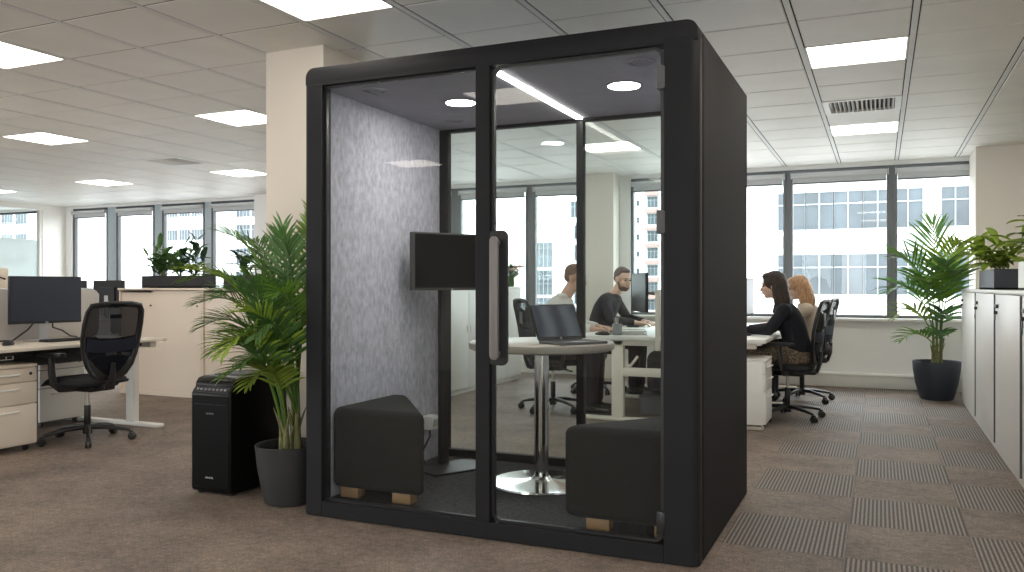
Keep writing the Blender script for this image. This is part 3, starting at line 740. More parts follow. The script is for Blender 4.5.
def monitor(name_label, loc, rz, w, h, z0, stand='silver', scr='navyscreen', base=True, group=None):
    """local: screen faces -y"""
    t = thing('monitor', name_label, 'monitor', loc, rz, group)
    b = B(); b.box((0,0,z0+h/2),(w,.03,h),.006); b.box((0,.028,z0+h*.5),(w*.5,.04,h*.5),.015); c = b.build('casing', 'blackmatte', t)
    b = B(); b.box2((-w/2+.008,-.0168,z0+.018),(w/2-.008,-.0145,z0+h-.008)); b.build('display', scr, c, smooth=False)
    b = B(); b.box2((-.012,-.0165,z0+.006),(.012,-.0145,z0+.012)); b.build('maker_mark', 'mark', c, smooth=False)
    if base:
        b = B(); b.box2((-.035,.03,.01),(.035,.055,z0+h*.45),.008); b.build('stand', stand, t)
        b = B(); b.prism(rounded(-.12,.12,-.08,.12,.02), 0,.012,.003,1); b.build('foot', stand, t)
    return t
mon0 = monitor('wide monitor with a blank navy screen on the left desk', (-6.02, 4.48, .738), math.radians(84), .575, .37, .138)
t = keyboard0 = thing('keyboard', 'thin black keyboard lying below the left monitor', 'keyboard', (-5.86, 4.56, .738), math.radians(86))
b = B(); b.prism(rounded(-.21,.21,-.065,.065,.01), 0,.014,.003,1); kb = b.build('case', 'black', t)
b = B()
for r in range(5):
    for k in range(14): b.box((-.19+k*.0293, -.046+r*.0225, .0155),(.025,.019,.006),.002)
b.build('keys', 'blackmatte', kb)
t = mouse0 = thing('mouse', 'black computer mouse at the left end of the desk', 'mouse', (-5.80, 4.02, .738), .4)
b = B(); b.ball((0,0,.010),(.034,.055,.026)); bmesh.ops.bisect_plane(b.bm, geom=b.bm.verts[:]+b.bm.edges[:]+b.bm.faces[:], plane_co=(0,0,0), plane_no=(0,0,-1), clear_outer=True); b.build('mouse_body','black',t)
b = B(); b.cyl((-.004,.028,.032),(.004,.028,.032),.008,seg=12); b.build('scroll_wheel','grey',t)
t = thing('monitor_cable', 'black cable curling on the desk behind the left monitor', 'cable', (-6.07, 4.5, .738))
b = B(); b.tube([(.02,-.06,.19),(-.02,-.12,.09),(-.05,-.22,.012),(-.10,-.34,.008)], .006, 8); b.build('cable_run', 'black', t)
b = B(); b.tube([(.02,.06,.19),(-.03,.10,.10),(-.05,.2,.07),(-.06,.28,.02),(-.08,.36,.008)], .006, 8); b.build('cable_run', 'black', t)
def pedestal(label, loc, rz, front='cream', side='cream', w=.42, d=.56, h=.60, group='drawer pedestals'):
    """local: fronts face -y"""
    t = thing('drawer_pedestal', label, 'drawer unit', loc, rz, group)
    b = B(); b.box2((-w/2,-d/2+.02,.045),(w/2,d/2,h),.004); b.build('carcass', side, t)
    b = B(); b.box2((-w/2-.002,-d/2-.002,h-.004),(w/2+.002,d/2+.002,h+.018),.004); b.build('top', front, t)
    zs = [.05, .05+(h-.06)*.53, .05+(h-.06)*.82, h-.006]
    for k in range(3):
        b = B(); b.box2((-w/2+.002,-d/2,zs[k]+.003),(w/2-.002,-d/2+.02,zs[k+1]-.003),.003); f = b.build('drawer', front, t)
        zc = zs[k+1]-.05 if k < 2 else (zs[k]+zs[k+1])/2
        b = B(); b.tube([(-.10,-d/2,zc),(-.095,-d/2-.022,zc+.004),(.06,-d/2-.022,zc+.004),(.065,-d/2,zc)], .010, 8, flat=(1,.7)); b.build('handle', 'white', f)
    b = B(); b.cyl((w/2-.05,-d/2-.004,zs[3]-.045),(w/2-.05,-d/2+.01,zs[3]-.045),.011,seg=16); b.build('lock', 'black', t)
    for x in (-w/2+.05, w/2-.05):
        for y in (-d/2+.06, d/2-.06):
            b = B(); b.cyl((x-.01,y,.022),(x+.01,y,.022),.022,seg=14,bev=.003); b.box((x,y,.042),(.03,.03,.012)); b.build('caster', 'black', t)
    return t
p0 = pedestal('cream three drawer pedestal with a black lock under the left desk end', (-5.80, 3.83, 0), PI/2)
pedestal('grey sided pedestal behind the left office chair', (-6.52, 4.82, 0), PI/2, 'white', 'darkside', .42, .50, .58)
t = thing('power_block', 'small white power block hanging under the left desk', 'power strip', (-5.72, 3.92, .640))
b = B(); b.box2((-.04,-.06,0),(.04,.06,.032),.006); pb = b.build('block', 'white', t)
b = B(); b.box2((.0395,-.045,.008),(.042,-.005,.026)); b.box2((.0395,.005,.008),(.042,.045,.026)); b.build('socket', 'black', pb, smooth=False)
b = B(); b.tube([(.0,.06,.016),(.0,.12,.012),(-.05,.25,.02),(-.15,.36,.032)], .006, 8); b.build('cable', 'black', pb)
t = thing('tall_cabinet', 'cream cabinet with a dark handle behind the left desk', 'cabinet', (-8.25, 5.0, 0))
b = B(); b.box2((-.25,-.55,.05),(.23,.55,1.35),.004); b.build('carcass', 'cream', t)
for y0, y1, hy in ((-.545,-.003,-.06),(.003,.545,.44)):
    b = B(); b.box2((.23,y0,.06),(.25,y1,1.34),.003); d = b.build('door', 'cream', t)
    b = B(); b.tube([(.25,hy-.06,1.24),(.28,hy-.05,1.24),(.285,hy,1.255),(.28,hy+.05,1.24),(.25,hy+.06,1.24)], .008, 8); b.build('handle', 'black', d)
b = B(); b.box2((-.23,-.53,0),(.21,.53,.05)); b.build('plinth', 'black', t)

# cream storage run with sliding doors
labels = ['cream sliding door cabinet left of the pair behind the air purifier', 'cream sliding door cabinet half hidden by the front palm']
for k in range(2):
    xa, xb = -7.62+k*1.19, -7.62+(k+1)*1.19
    t = thing('storage_cabinet', labels[k], 'cabinet', ((xa+xb)/2, 6.76, 0), 0, 'cream sliding door cabinets')
    w = xb-xa
    b = B(); b.box2((-w/2+.002,-.21,.0),(w/2-.002,.22,.04)); b.build('plinth', 'cream', t, smooth=False)
    b = B(); b.box2((-w/2+.001,-.22,.04),(-w/2+.022,.22,1.125),.003); b.box2((w/2-.022,-.22,.04),(w/2-.001,.22,1.125),.003); b.box2((-w/2+.02,-.20,.04),(w/2-.02,.22,.06)); b.box2((-w/2+.02,.20,.06),(w/2-.02,.22,1.125)); b.build('carcass', 'cream', t, smooth=False)
    b = B(); b.box2((-w/2+.001,-.24,1.125),(w/2-.001,.22,1.148),.003); b.build('top', 'cream', t)
    for q, (x0, x1, y) in enumerate(((-w/2+.02,.06,-.195),(-.10,w/2-.02,-.204))):
        b = B(); b.box2((x0,y-.004,.055),(x1,y+.004,1.118 if q else 1.100),.0015,1); d = b.build('sliding_door', 'cream', t)
        lx = x1-.05 if q else x1-.20
        b = B(); b.cyl((lx,y-.016,.96),(lx,y,.96),.009,seg=14); b.build('lock','black' if q == 0 else 'grey',d)

# desk behind the storage run with two monitors
t = thing('desk', 'far desk hidden behind the cream cabinets', 'desk', (-9.8, 8.0, 0))
b = B(); b.box2((-.9,-.4,.712),(.9,.4,.737),.004); b.build('desk_top', 'desktop', t)
for x in (-.8,.8):
    b = B(); b.box2((x-.03,-.35,0),(x+.03,.35,.03),.006); b.box2((x-.03,-.04,.03),(x+.03,.04,.712),.004); b.build('leg', 'whitemetal', t)
m1 = copy_tree(mon0); m1.location = (-9.48, 7.98, .738); m1.rotation_euler = (0,0,PI); m1['label'] = 'grey monitor back showing above the cream cabinet top'
m2 = copy_tree(mon0); m2.location = (-10.25, 8.02, .70+.038); m2.rotation_euler = (0,0,PI); m2['label'] = 'dark monitor top edge beside the left monitor, far desk'
for m_ in (m1, m2):
    for ch in m_.children:
        pass

# ------------------------------------------------------------------ centre bench desk
t = thing('bench_desk', 'double bench desk with white top and cream end frame behind the booth', 'desk', (-1.72, 8.4, 0))
for a in ((-.78,-.02),(.02,.88)):
    b = B(); b.box2((a[0],-1.5,.705),(a[1],1.6,.737),.005); b.build('desk_top', 'white', t)
for y in (-1.42, .05, 1.5):
    b = B(); b.box2((-.42,y-.03,.0),(-.315,y+.03,.70),.006); b.box2((.47,y-.03,.0),(.575,y+.03,.70),.006)
    b.box2((-.32,y-.028,.39),(.48,y+.028,.462),.005); b.box2((-.72,y-.03,.655),(.80,y+.03,.705),.005)
    b.prism(rounded(-.74,.02,y-.04,y+.04,.03),0,.03,.006,1); b.prism(rounded(.15,.86,y-.04,y+.04,.03),0,.03,.006,1)
    b.build('leg_frame', 'creammetal', t)
b = B(); b.tube([(-.28,-1.42,.45),(-.22,-1.40,.53),(-.20,-1.39,.56)], .012, 8); b.box((-.27,-1.41,.475),(.03,.05,.03),.004); b.build('crank_lever', 'creammetal', t)
t = thing('desk_divider', 'white edged grey screen along the middle of the centre desk', 'screen', (-1.72, 8.4, .62))
b = B(); b.box2((-.012,-1.46,.10),(.012,1.55,.50),.004); b.build('panel', 'grey', t)
b = B(); b.box2((-.022,-1.50,.0),(.022,-1.455,.52),.005); b.box2((-.02,-1.46,.495),(.02,1.55,.517),.003); b.build('edge_post', 'creammetal', t)
pedestal('white pedestal with drawers at the near end of the centre desk', (-1.05, 7.12, 0), PI/2, 'white', 'white', .42, .42, .56)
# monitors on the centre desk
t = thing('monitor', 'black monitor on a grey arm in front of the man in navy', 'monitor', (-2.13, 7.85, .738), math.radians(-62))
b = B(); b.box((0,0,.37),(.60,.028,.375),.006); b.box((0,.03,.37),(.28,.04,.2),.012); cs = b.build('casing', 'blackmatte', t)
b = B(); b.box2((-.292,-.0165,.195),(.292,-.0135,.55)); b.build('display', 'screen', cs, smooth=False)
b = B(); b.tube([(0,.04,.37),(.10,.12,.36),(.30,.20,.36),(.36,.24,.36)], .018, 8); b.build('arm', 'silver', t)
b = B(); b.box2((.33,.215,0),(.39,.265,.43),.008); b.box2((.30,.19,0),(.42,.29,.012),.003); b.build('arm_post', 'silver', t)
m3 = copy_tree(mon0); m3.location = (-1.2, 8.5, .738); m3.rotation_euler = (0,0,math.radians(90)); m3['label'] = 'monitor edge showing beside the booth in front of the women'
for m_, xyz, rz, lab in ((None, (-2.28, 7.22), -80, 'black keyboard under the hands of the man in the white shirt'), (None, (-2.38, 8.62), -85, 'black keyboard under the hands of the man in navy'), (None, (-1.1, 7.62), 92, 'black keyboard under the hands of the dark haired woman')):
    k = copy_tree(keyboard0); k.location = (*xyz, .738); k.rotation_euler = (0,0,math.radians(rz)); k['label'] = lab
m = copy_tree(mouse0); m.location = (-2.22, 6.98, .738); m.rotation_euler = (0,0,math.radians(-85)); m['label'] = 'black mouse under the hand of the man in the white shirt'
t = thing('document_tray', 'wire tray of white papers on the centre desk beside the monitor', 'tray', (-2.05, 7.30, .738), .3)
b = B(); b.frame((-.12,-.16),(.12,.16),.006,'y',.006,0); bmesh.ops.transform(b.bm, matrix=Matrix(((1,0,0,0),(0,0,1,0),(0,-1,0,.03),(0,0,0,1))), verts=b.bm.verts)
b.box2((-.12,-.16,0),(.12,.16,.004)); 
for x in (-.117,.117):
    for y in (-.157,.157): b.box2((x-.003,y-.003,0),(x+.003,y+.003,.033))
b.build('tray', 'silver', t, smooth=False)
for k in range(3):
    b = B(); b.box2((-.105,-.149,.005+k*.007),(.105,.149,.011+k*.007)); bmesh.ops.rotate(b.bm, verts=b.bm.verts, cent=(0,0,0), matrix=Matrix.Rotation(.04*(k-1),3,'Z')); b.build('paper', 'paper', t, smooth=False)
t = thing('pen_cup', 'grey cup of pens on the centre desk near the laptop', 'cup', (-2.12, 7.06, .738))
b = B(); b.lathe([(0,0),(.036,0),(.040,.006),(.043,.10),(.040,.10),(.037,.008),(0,.008)], seg=24); b.build('cup', 'grey', t)
for k, (a, c) in enumerate(((.4,'black'),(1.7,'silver'),(3.1,'grey'),(4.6,'white'))):
    b = B(); b.cyl((.012*math.cos(a),.012*math.sin(a),.01),(.034*math.cos(a),.034*math.sin(a),.155),.0045,seg=8); b.build('pen', c, t)
# bag and box under the desk
t = thing('storage_box', 'low grey box on the floor under the centre desk', 'box', (-1.80, 7.55, 0), .1)
b = B(); b.box2((-.22,-.16,0),(.22,.16,.15),.012); b.build('box_body', 'darkside', t)
b = B(); b.box2((-.228,-.168,.15),(.228,.168,.172),.008); b.build('lid', 'darkside', t)
t = thing('backpack', 'dark backpack resting on the grey box under the centre desk', 'bag', (-1.80, 7.57, .173), .1)
b = B(); b.box((0,0,.20),(.36,.22,.40),.09,None,5); body = b.build('body', 'trouser', t)
b = B(); b.box((0,-.11,.14),(.26,.07,.20),.03,None,4); b.build('front_pocket', 'navy', body)
b = B(); b.tube([(-.06,0,.385),(-.05,0,.43),(.05,0,.43),(.06,0,.385)], .010, 8); b.build('handle', 'black', body)

# storage cabinets seen through the booth, face towards +x
for k in range(1, 4):
    y0 = 5.72+k*.97
    lab = ['pale cabinet hidden behind the booth felt wall','pale cabinet seen under the booth screen','pale cabinet seen left of the booth door handle','pale cabinet under the pink flowers behind the booth'][k]
    t = thing('storage_cabinet', lab, 'cabinet', (-4.14, y0, 0), 0, 'pale cabinets behind the booth')
    b = B(); b.box2((-.45,.002,.05),(-.02,.968,1.14),.003); b.build('carcass', 'white', t)
    b = B(); b.box2((-.45,.002,1.14),(.004,.968,1.162),.003); b.build('top', 'white', t)
    b = B(); b.box2((-.43,.01,0),(-.03,.96,.05)); b.build('plinth', 'white', t)
    for a, c in ((.006,.482),(.488,.964)):
        b = B(); b.box2((-.02,a,.055),(0,c,1.137),.003); d = b.build('door', 'white', t)
        b = B(); h = c-.04 if a < .1 else a+.04; b.box2((0,h-.006,.66),(.010,h+.006,.74),.003); b.build('handle', 'white', d)

# ------------------------------------------------------------------ lockers on the right
names = ['white sliding cabinet farthest along the right, next to the window palm', 'second white sliding cabinet from the window palm', 'third white sliding cabinet from the window palm', 'white sliding cabinet cut off by the right edge of the photo']
ys = [9.40, 8.07, 6.76, 5.55, 4.34]
for k in range(4):
    y1, y0 = ys[k], ys[k+1]; d_ = y1-y0
    t = thing('locker_cabinet', names[k], 'cabinet', (.762, y0, 0), 0, 'white cabinets along the aisle')
    b = B(); b.box2((.03,.002,.0),(.46,d_-.002,.05)); b.box2((-.004,.002,.0),(.03,d_-.002,.045),.003); b.build('plinth', 'white', t, smooth=False)
    b = B(); b.box2((.0,d_-.030,.045),(.46,d_-.002,1.115),.003); b.box2((.0,.002,.045),(.46,.022,1.115),.003); b.box2((.44,.02,.045),(.46,d_-.03,1.115)); b.build('carcass', 'white', t, smooth=False)
    b = B(); b.box2((.09,.02,.045),(.095,d_-.03,1.115)); b.build('inner_panel', 'darkside', t, smooth=False)
    b = B(); b.box2((-.022,.001,1.115),(.47,d_-.001,1.14),.004); b.build('top', 'white', t)
    b = B(); b.box2((-.018,.06,.048),(.010,d_-.032,1.112),.003); dr = b.build('door', 'white', t)
    b = B(); b.box2((-.0185,.046,.05),(.010,.061,1.11)); b.build('edge_profile', 'darkside', dr, smooth=False)
    b = B(); b.box((-.024,d_-.16,1.03),(.02,.085,.026),.005); lk = b.build('lock', 'black', dr)
    b = B(); b.cyl((-.04,d_-.14,.985),(-.016,d_-.14,.985),.012,seg=12); b.box((-.032,d_-.14,.955),(.006,.03,.045),.003); b.box((-.034,d_-.135,.915),(.008,.022,.04),.003); b.build('key', 'black', lk)
# ------------------------------------------------------------------ air purifier
t = thing('air_purifier', 'black floor standing air purifier beside the front palm', 'air purifier', (-3.425, 3.785, 0))
side = [(-.225,.012),(-.235,.03),(-.235,.565),(-.222,.585),(-.205,.60),(-.205,.62),(-.185,.648),(-.14,.658),(.19,.648),(.222,.63),(.235,.58),(.235,.03),(.22,.012)]
b = B(); b.prism(side, -.145,.145,.012,3,YZ); b.build('body', 'gloss', t)
b = B(); b.box2((-.134,-.2375,.04),(.134,-.232,.555),.002,1); fp = b.build('front_panel', 'frontpanel', t)
b = B(); b.box2((-.115,-.2395,.505),(.115,-.2375,.508)); b.build('panel_groove', 'blackmatte', fp, smooth=False)
def letters(bb, x0, z0, n, w, h, y):
    for k in range(n):
        x = x0+k*w*1.45
        bb.box2((x,y-.0008,z0),(x+w*.3,y,z0+h)); bb.box2((x,y-.0008,z0+h*(0,.75,.4)[k%3]),(x+w,y,z0+h*((0,.75,.4)[k%3]+.25)))
        if k % 2: bb.box2((x+w*.7,y-.0008,z0),(x+w,y,z0+h))
b = B(); letters(b, -.030, .452, 7, .0058, .008, -.2378); b.build('lettering', 'grey', fp, smooth=False)
b = B(); letters(b, -.034, .092, 7, .0058, .009, -.2378); b.build('lettering', 'paper', fp, smooth=False)
b = B(); b.prism([(-.2365,.568),(-.2375,.570),(-.2075,.6045),(-.2065,.6025)], -.125,.125,0,1,YZ); cp = b.build('control_panel', 'blackmatte', t)
b = B()
for k in range(8): b.box((-.10+k*.028,-.2225,.588),(.016,.012,.012),.003,(.7,0,0))
b.build('button', 'grey', cp)
b = B(); b.box2((-.10,-.10,.652),(.10,.15,.662),.004)
for k in range(9): b.box2((-.085,-.085+k*.027,.660),(.085,-.073+k*.027,.666))
b.build('outlet_grille', 'black', t, smooth=False)
for x in (-.11,.11):
    for y in (-.19,.19):
        b = B(); b.cyl((x,y,0),(x,y,.014),.02,seg=14); b.build('foot','black',t)

# ------------------------------------------------------------------ plants
def frond(name, parent, base, ctrl, tip, nl, ll, mat, start=.3, width=.014, xmax=None):
    b = B(); bm = b.bm; n = 22
    p0, p1, p2 = Vector(base), Vector(ctrl), Vector(tip); pts = []
    for i in range(n+1):
        t = i/n
        pts.append((p0*(1-t)**2+p1*2*t*(1-t)+p2*t*t, ((p1-p0)*(1-t)+(p2-p1)*t).normalized()))
    b.tube([q[0] for q in pts], [.0065*(1-.8*i/n)+.001 for i in range(n+1)], 6)
    for k in range(nl):
        t = start+(1-start)*(k/(nl-1)); f = t*n; i = min(int(f), n-1); w = f-i
        pos = pts[i][0].lerp(pts[i+1][0], w); d = pts[i][1]
        sd = d.cross(Vector((0,0,1)))
        hz = Vector((p2.x-p0.x, p2.y-p0.y, 0))
        if hz.length < .12 or sd.length < .25: sd = Vector((.91,.41,0))+sd*.5
        sd = (sd-d*sd.dot(d)).normalized(); up = sd.cross(d).normalized()
        if up.z < 0: up = -up
        u = (t-start)/(1-start)
        L_ = ll*(.55+.45*math.sin(PI*min(1,.22+.62*u)))*(1-.5*u**3)
        ang = math.radians(60-38*u)
        for s in (-1, 1):
            L2 = L_*random.uniform(.88,1.1); an = ang+random.uniform(-.09,.09)
            ld = (d*math.cos(an)+sd*s*math.sin(an)+up*random.uniform(.05,.25)).normalized()
            drop = random.uniform(.25,.75)
            q = pos.copy(); prev = None; m = 6
            for j in range(m+1):
                v = j/m
                dd = (ld-Vector((0,0,1))*drop*v*v).normalized()
                wv = width*max(.03, math.sin(PI*min(1,.10+.90*v))**.8)*(.75+.35*(1-u))
                side = dd.cross(up).normalized(); nrm = side.cross(dd).normalized()
                tri = [bm.verts.new(q-side*wv*.5+nrm*wv*.2), bm.verts.new(q-nrm*wv*.05), bm.verts.new(q+side*wv*.5+nrm*wv*.2)]
                if prev:
                    for z in (0,1): bm.faces.new((prev[z],prev[z+1],tri[z+1],tri[z]))
                prev = tri; q = q+dd*L2/m
    if xmax is not None:                      # leaves press flat against the booth side
        for v in bm.verts: v.co.x = min(v.co.x, xmax)
    return b.build(name, mat, parent, fix=False)
def palm(label, loc, pot_prof, soil_z, soil_r, pot_mat, fronds, mats, stems, nl, ll, width, xmax=None):
    t = thing('potted_palm', label, 'plant', loc)
    b = B(); b.lathe(pot_prof, seg=48); b.build('pot', pot_mat, t)
    b = B(); b.lathe([(0,soil_z),(soil_r,soil_z)], seg=32); b.build('soil', 'soil', t)
    for (x, y, h, lx, ly) in stems:
        b = B(); b.tube([(x,y,soil_z-.01),(x+lx*.3,y+ly*.3,soil_z+h*.4),(x+lx,y+ly,soil_z+h)], [.021,.017,.010], 10); b.build('stem', 'stem', t)
        for k in range(4):
            a = k*1.7+x*40; b = B(); z0 = soil_z+.03+.03*k
            b.tube([(x,y,z0),(x+.018*math.cos(a),y+.018*math.sin(a),z0+.06),(x+.045*math.cos(a),y+.045*math.sin(a),z0+.13)], [.010,.008,.002], 6); b.build('leaf_sheath', 'stem', t)
    o = Vector(loc)
    for i, f in enumerate(fronds):
        k, z, ctrl, tip = f[:4]; sc_ = f[4] if len(f) > 4 else 1
        sx, sy, sh, lx, ly = stems[k]; w = min(1, max(0, (z-soil_z)/sh))
        frond('frond', t, (sx+lx*w, sy+ly*w, z), Vector(ctrl)-o, Vector(tip)-o, int(nl*(f[5] if len(f) > 5 else 1)), ll*sc_, mats[i % len(mats)], f[6] if len(f) > 6 else .28, width, xmax)
    return t
potL = [(0,0),(.120,0),(.130,.006),(.150,.10),(.168,.20),(.178,.30),(.180,.312),(.176,.316),(.168,.312),(.160,.26),(0,.26)]
F = [(0,.50,(-3.10,3.55,1.38),(-3.50,3.45,1.20)),(2,.55,(-3.05,3.65,1.48),(-3.36,3.78,1.42),.9),(0,.52,(-2.97,3.58,1.42),(-3.26,3.46,1.46)),
 (1,.60,(-2.86,3.66,1.30),(-2.82,3.74,1.76),.7),(1,.55,(-2.92,3.56,1.10),(-2.88,3.50,1.48),1.1,1.1),(3,.46,(-3.05,3.52,1.24),(-3.32,3.36,1.08)),
 (3,.44,(-3.00,3.45,1.14),(-3.20,3.26,.96)),(0,.42,(-2.97,3.42,1.04),(-3.06,3.20,.84)),(3,.46,(-2.93,3.36,1.12),(-2.94,3.14,.84)),
 (1,.48,(-2.84,3.46,1.16),(-2.80,3.22,.92)),(1,.52,(-2.82,3.54,1.26),(-2.78,3.32,1.12)),(2,.52,(-2.98,3.62,1.32),(-3.16,3.62,1.26)),
 (0,.50,(-2.95,3.55,1.14),(-3.02,3.40,1.22)),(2,.50,(-3.10,3.56,1.30),(-3.40,3.32,1.26),.9),(1,.56,(-2.86,3.60,1.34),(-2.83,3.42,1.44),.9),
 (2,.56,(-2.91,3.76,1.4),(-2.99,3.90,1.56),.8),(3,.40,(-2.89,3.42,.98),(-2.86,3.18,.78),.9,.8),(0,.40,(-3.02,3.48,1.0),(-3.12,3.30,.82),.9,.8),
 (1,.50,(-2.86,3.50,1.08),(-2.90,3.20,1.04)),(3,.50,(-3.0,3.48,1.28),(-3.10,3.28,1.12)),(1,.50,(-2.90,3.46,1.0),(-3.0,3.22,.94)),(3,.48,(-2.95,3.48,1.18),(-2.90,3.26,1.18),.9),
 (1,.46,(-2.90,3.45,.90),(-3.02,3.22,.71),.9),(3,.42,(-2.86,3.45,.88),(-2.85,3.2,.68),.9)]
palm('bushy green palm in a charcoal pot between air purifier and booth', (-2.935, 3.62, 0), potL, .262, .162, 'pot', F, ['leaf','leafmid','leaf','leafpale','leafmid'], [(-.03,-.02,.30,0,0),(.05,.01,.36,0,0),(-.01,.05,.34,0,0),(.02,-.05,.22,0,0)], 21, .215, .0165, .212)
potR = [(0,0),(.145,0),(.158,.01),(.20,.16),(.222,.30),(.228,.385),(.224,.395),(.214,.392),(.205,.33),(0,.33)]
F = [(1,.80,(.53,9.62,1.4),(.50,9.56,1.80),1.1,1.2),(0,.75,(.40,9.56,1.52),(.16,9.40,1.46)),(0,.70,(.36,9.52,1.30),(.12,9.32,1.12)),(1,.78,(.62,9.54,1.52),(.72,9.28,1.58),.9),
 (1,.72,(.64,9.46,1.30),(.70,9.18,1.30),.8),(2,.70,(.48,9.42,1.32),(.40,9.10,1.22)),(2,.72,(.58,9.44,1.40),(.60,9.14,1.40),.9),(0,.62,(.38,9.56,1.06),(.16,9.40,.86),.8,.8),
 (1,.60,(.60,9.56,1.02),(.58,9.36,.88),.6,.8),(2,.52,(.38,9.48,.78),(.20,9.32,.62),.6,.8),(1,.52,(.58,9.50,.80),(.54,9.30,.66),.5,.8)]
palm('tall palm in a slate blue pot below the window at the right', (.535, 9.62, 0), potR, .332, .205, 'potblue', F, ['leafmid','leaf','leafmid','leafpale'], [(-.03,0,.42,0,0),(.04,.02,.50,0,0),(0,-.04,.36,0,0),(.02,.05,.3,.05,.0)], 14, .40, .030)

def broad_plant(name, label, loc, stems, mat, ln, wd, group=None, rz=0.):
    """stems: (azimuth, lean, height, leaves, droop)"""
    t = thing(name, label, 'plant', loc, rz, group)
    for (az, lean, h, nl, droop) in stems:
        az = math.radians(az); pts = []; n = 8
        for i in range(n+1):
            v = i/n; pts.append(Vector((math.cos(az)*lean*v**1.5, math.sin(az)*lean*v**1.5, -.02+h*v)))
        b = B(); b.tube(pts, [.006*(1-.6*i/n) for i in range(n+1)], 6); sm = b.build('stem', 'stem', t)
        b = B(); bm = b.bm
        for k in range(nl):
            v = .3+.7*k/max(1,nl-1); p = pts[min(n,int(v*n))]
            a = az+k*2.4+random.uniform(-.4,.4); e = math.radians(random.uniform(15,60)*(1 if k < nl-1 else 1.3))
            d = Vector((math.cos(a)*math.cos(e), math.sin(a)*math.cos(e), math.sin(e)))
            L2 = ln*random.uniform(.75,1.15); q = p.copy(); prev = None; m = 8
            for j in range(m+1):
                w = j/m; dd = (d-Vector((0,0,1))*droop*w*1.2).normalized()
                sd = dd.cross(Vector((0,0,1)))
                if sd.length < .05: sd = Vector((1,0,0))
                sd.normalize(); nr = sd.cross(dd)
                wv = wd*(.08 if w < .12 else max(.02, math.sin(PI*min(1,(w-.08)/.92))**.7))
                row = [bm.verts.new(q-sd*wv*.5+nr*wv*.16), bm.verts.new(q), bm.verts.new(q+sd*wv*.5+nr*wv*.16)]
                if prev:
                    for z in (0,1): bm.faces.new((prev[z],prev[z+1],row[z+1],row[z]))
                prev = row; q = q+dd*L2/m
        b.build('leaves', mat, sm, fix=False)
    return t
def trough(label, loc, w, d, h, mat='black', rz=0., group=None):
    t = thing('planter_box', label, 'planter', loc, rz, group)
    b = B(); tk = .012
    b.box2((-w/2,-d/2,0),(w/2,d/2,.02),.003)
    for a, c in (((-w/2,-d/2,.0),(w/2,-d/2+tk,h)),((-w/2,d/2-tk,0),(w/2,d/2,h)),((-w/2,-d/2+tk,0),(-w/2+tk,d/2-tk,h)),((w/2-tk,-d/2+tk,0),(w/2,d/2-tk,h))): b.box2(a, c, .002, 1)
    b.build('box', mat, t)
    b = B(); b.box2((-w/2+tk,-d/2+tk,.02),(w/2-tk,d/2-tk,h-.02)); b.build('soil', 'soil', t, smooth=False)
    return t
TZ = 1.148
trough('long black planter box on the cream cabinet near the windows', (-7.02, 6.80, TZ), .88, .20, .135, 'blackmatte', 0, 'black planters on the cream cabinets')
trough('second black planter box on the cream cabinets behind the front palm', (-5.85, 6.80, TZ), .88, .20, .135, 'blackmatte', 0, 'black planters on the cream cabinets')
pz = TZ+.115; G = 'plants in the black planters'
broad_plant('peace_lily', 'green leafy plant at the left end of the long planter', (-7.25, 6.80, pz), [(180,.20,.22,9,.5),(120,.10,.30,9,.4),(240,.14,.24,9,.5),(300,.10,.32,9,.4),(20,.12,.22,9,.6),(210,.16,.14,9,.8),(160,.22,.30,8,.5),(270,.10,.26,10,.6),(0,.18,.26,10,.5)], 'leafmid', .20, .055, G)
broad_plant('peace_lily', 'spiky green plant in the middle of the long planter', (-7.00, 6.80, pz), [(180,.12,.22,9,.4),(60,.06,.32,9,.3),(260,.12,.24,9,.5),(340,.10,.34,9,.3),(30,.12,.18,9,.6),(280,.12,.12,9,.8),(200,.18,.26,10,.5),(0,.16,.28,10,.5)], 'leafmid', .20, .048, G)
broad_plant('rubber_plant', 'dark tall rubber plant at the right end of the long planter', (-6.78, 6.80, pz), [(100,.03,.46,7,.2),(200,.14,.28,7,.5),(330,.16,.34,7,.5),(20,.08,.18,6,.7),(270,.10,.12,6,.8)], 'leafdark', .18, .075, G)
broad_plant('rubber_plant', 'dark leaved plant in the planter behind the front palm', (-6.08, 6.80, pz), [(170,.12,.24,7,.7),(60,.10,.30,7,.6),(300,.08,.20,7,.7)], 'leafdark', .22, .075, G)
broad_plant('peace_lily', 'green plant beside the pillar in the hidden planter', (-5.66, 6.80, pz), [(170,.10,.22,7,.6),(60,.08,.24,7,.6),(300,.08,.18,7,.7)], 'leafmid', .20, .06, G)
# planters on the right cabinets
RZ = 1.14
trough('charcoal planter box on the white cabinets at the right', (.92, 8.07, RZ), .19, 1.06, .165, 'potblue', 0, 'planters on the white cabinets')
trough('white planter box on the white cabinets at the right edge', (1.07, 6.46, RZ), .34, .80, .20, 'white', 0, 'planters on the white cabinets')
G = 'plants on the white cabinets'
broad_plant('broadleaf_plant', 'yellow green drooping plant in the charcoal planter', (.91, 7.72, RZ+.145), [(215,.22,.10,8,1.0),(200,.18,.18,8,.8),(250,.16,.22,8,.8),(150,.20,.20,8,.9),(300,.14,.24,8,.8),(90,.12,.22,7,.7),(230,.24,.14,8,1.0),(180,.26,.22,7,1.0)], 'leafpale', .27, .075, G)
broad_plant('broadleaf_plant', 'glossy green plant in the white planter at the right edge', (1.05, 6.6, RZ+.18), [(170,.16,.20,8,.8),(240,.14,.26,8,.8),(130,.18,.24,8,.8),(300,.10,.24,7,.8),(60,.12,.30,6,.5),(200,.12,.40,5,.4)], 'leafpale', .26, .07, G)
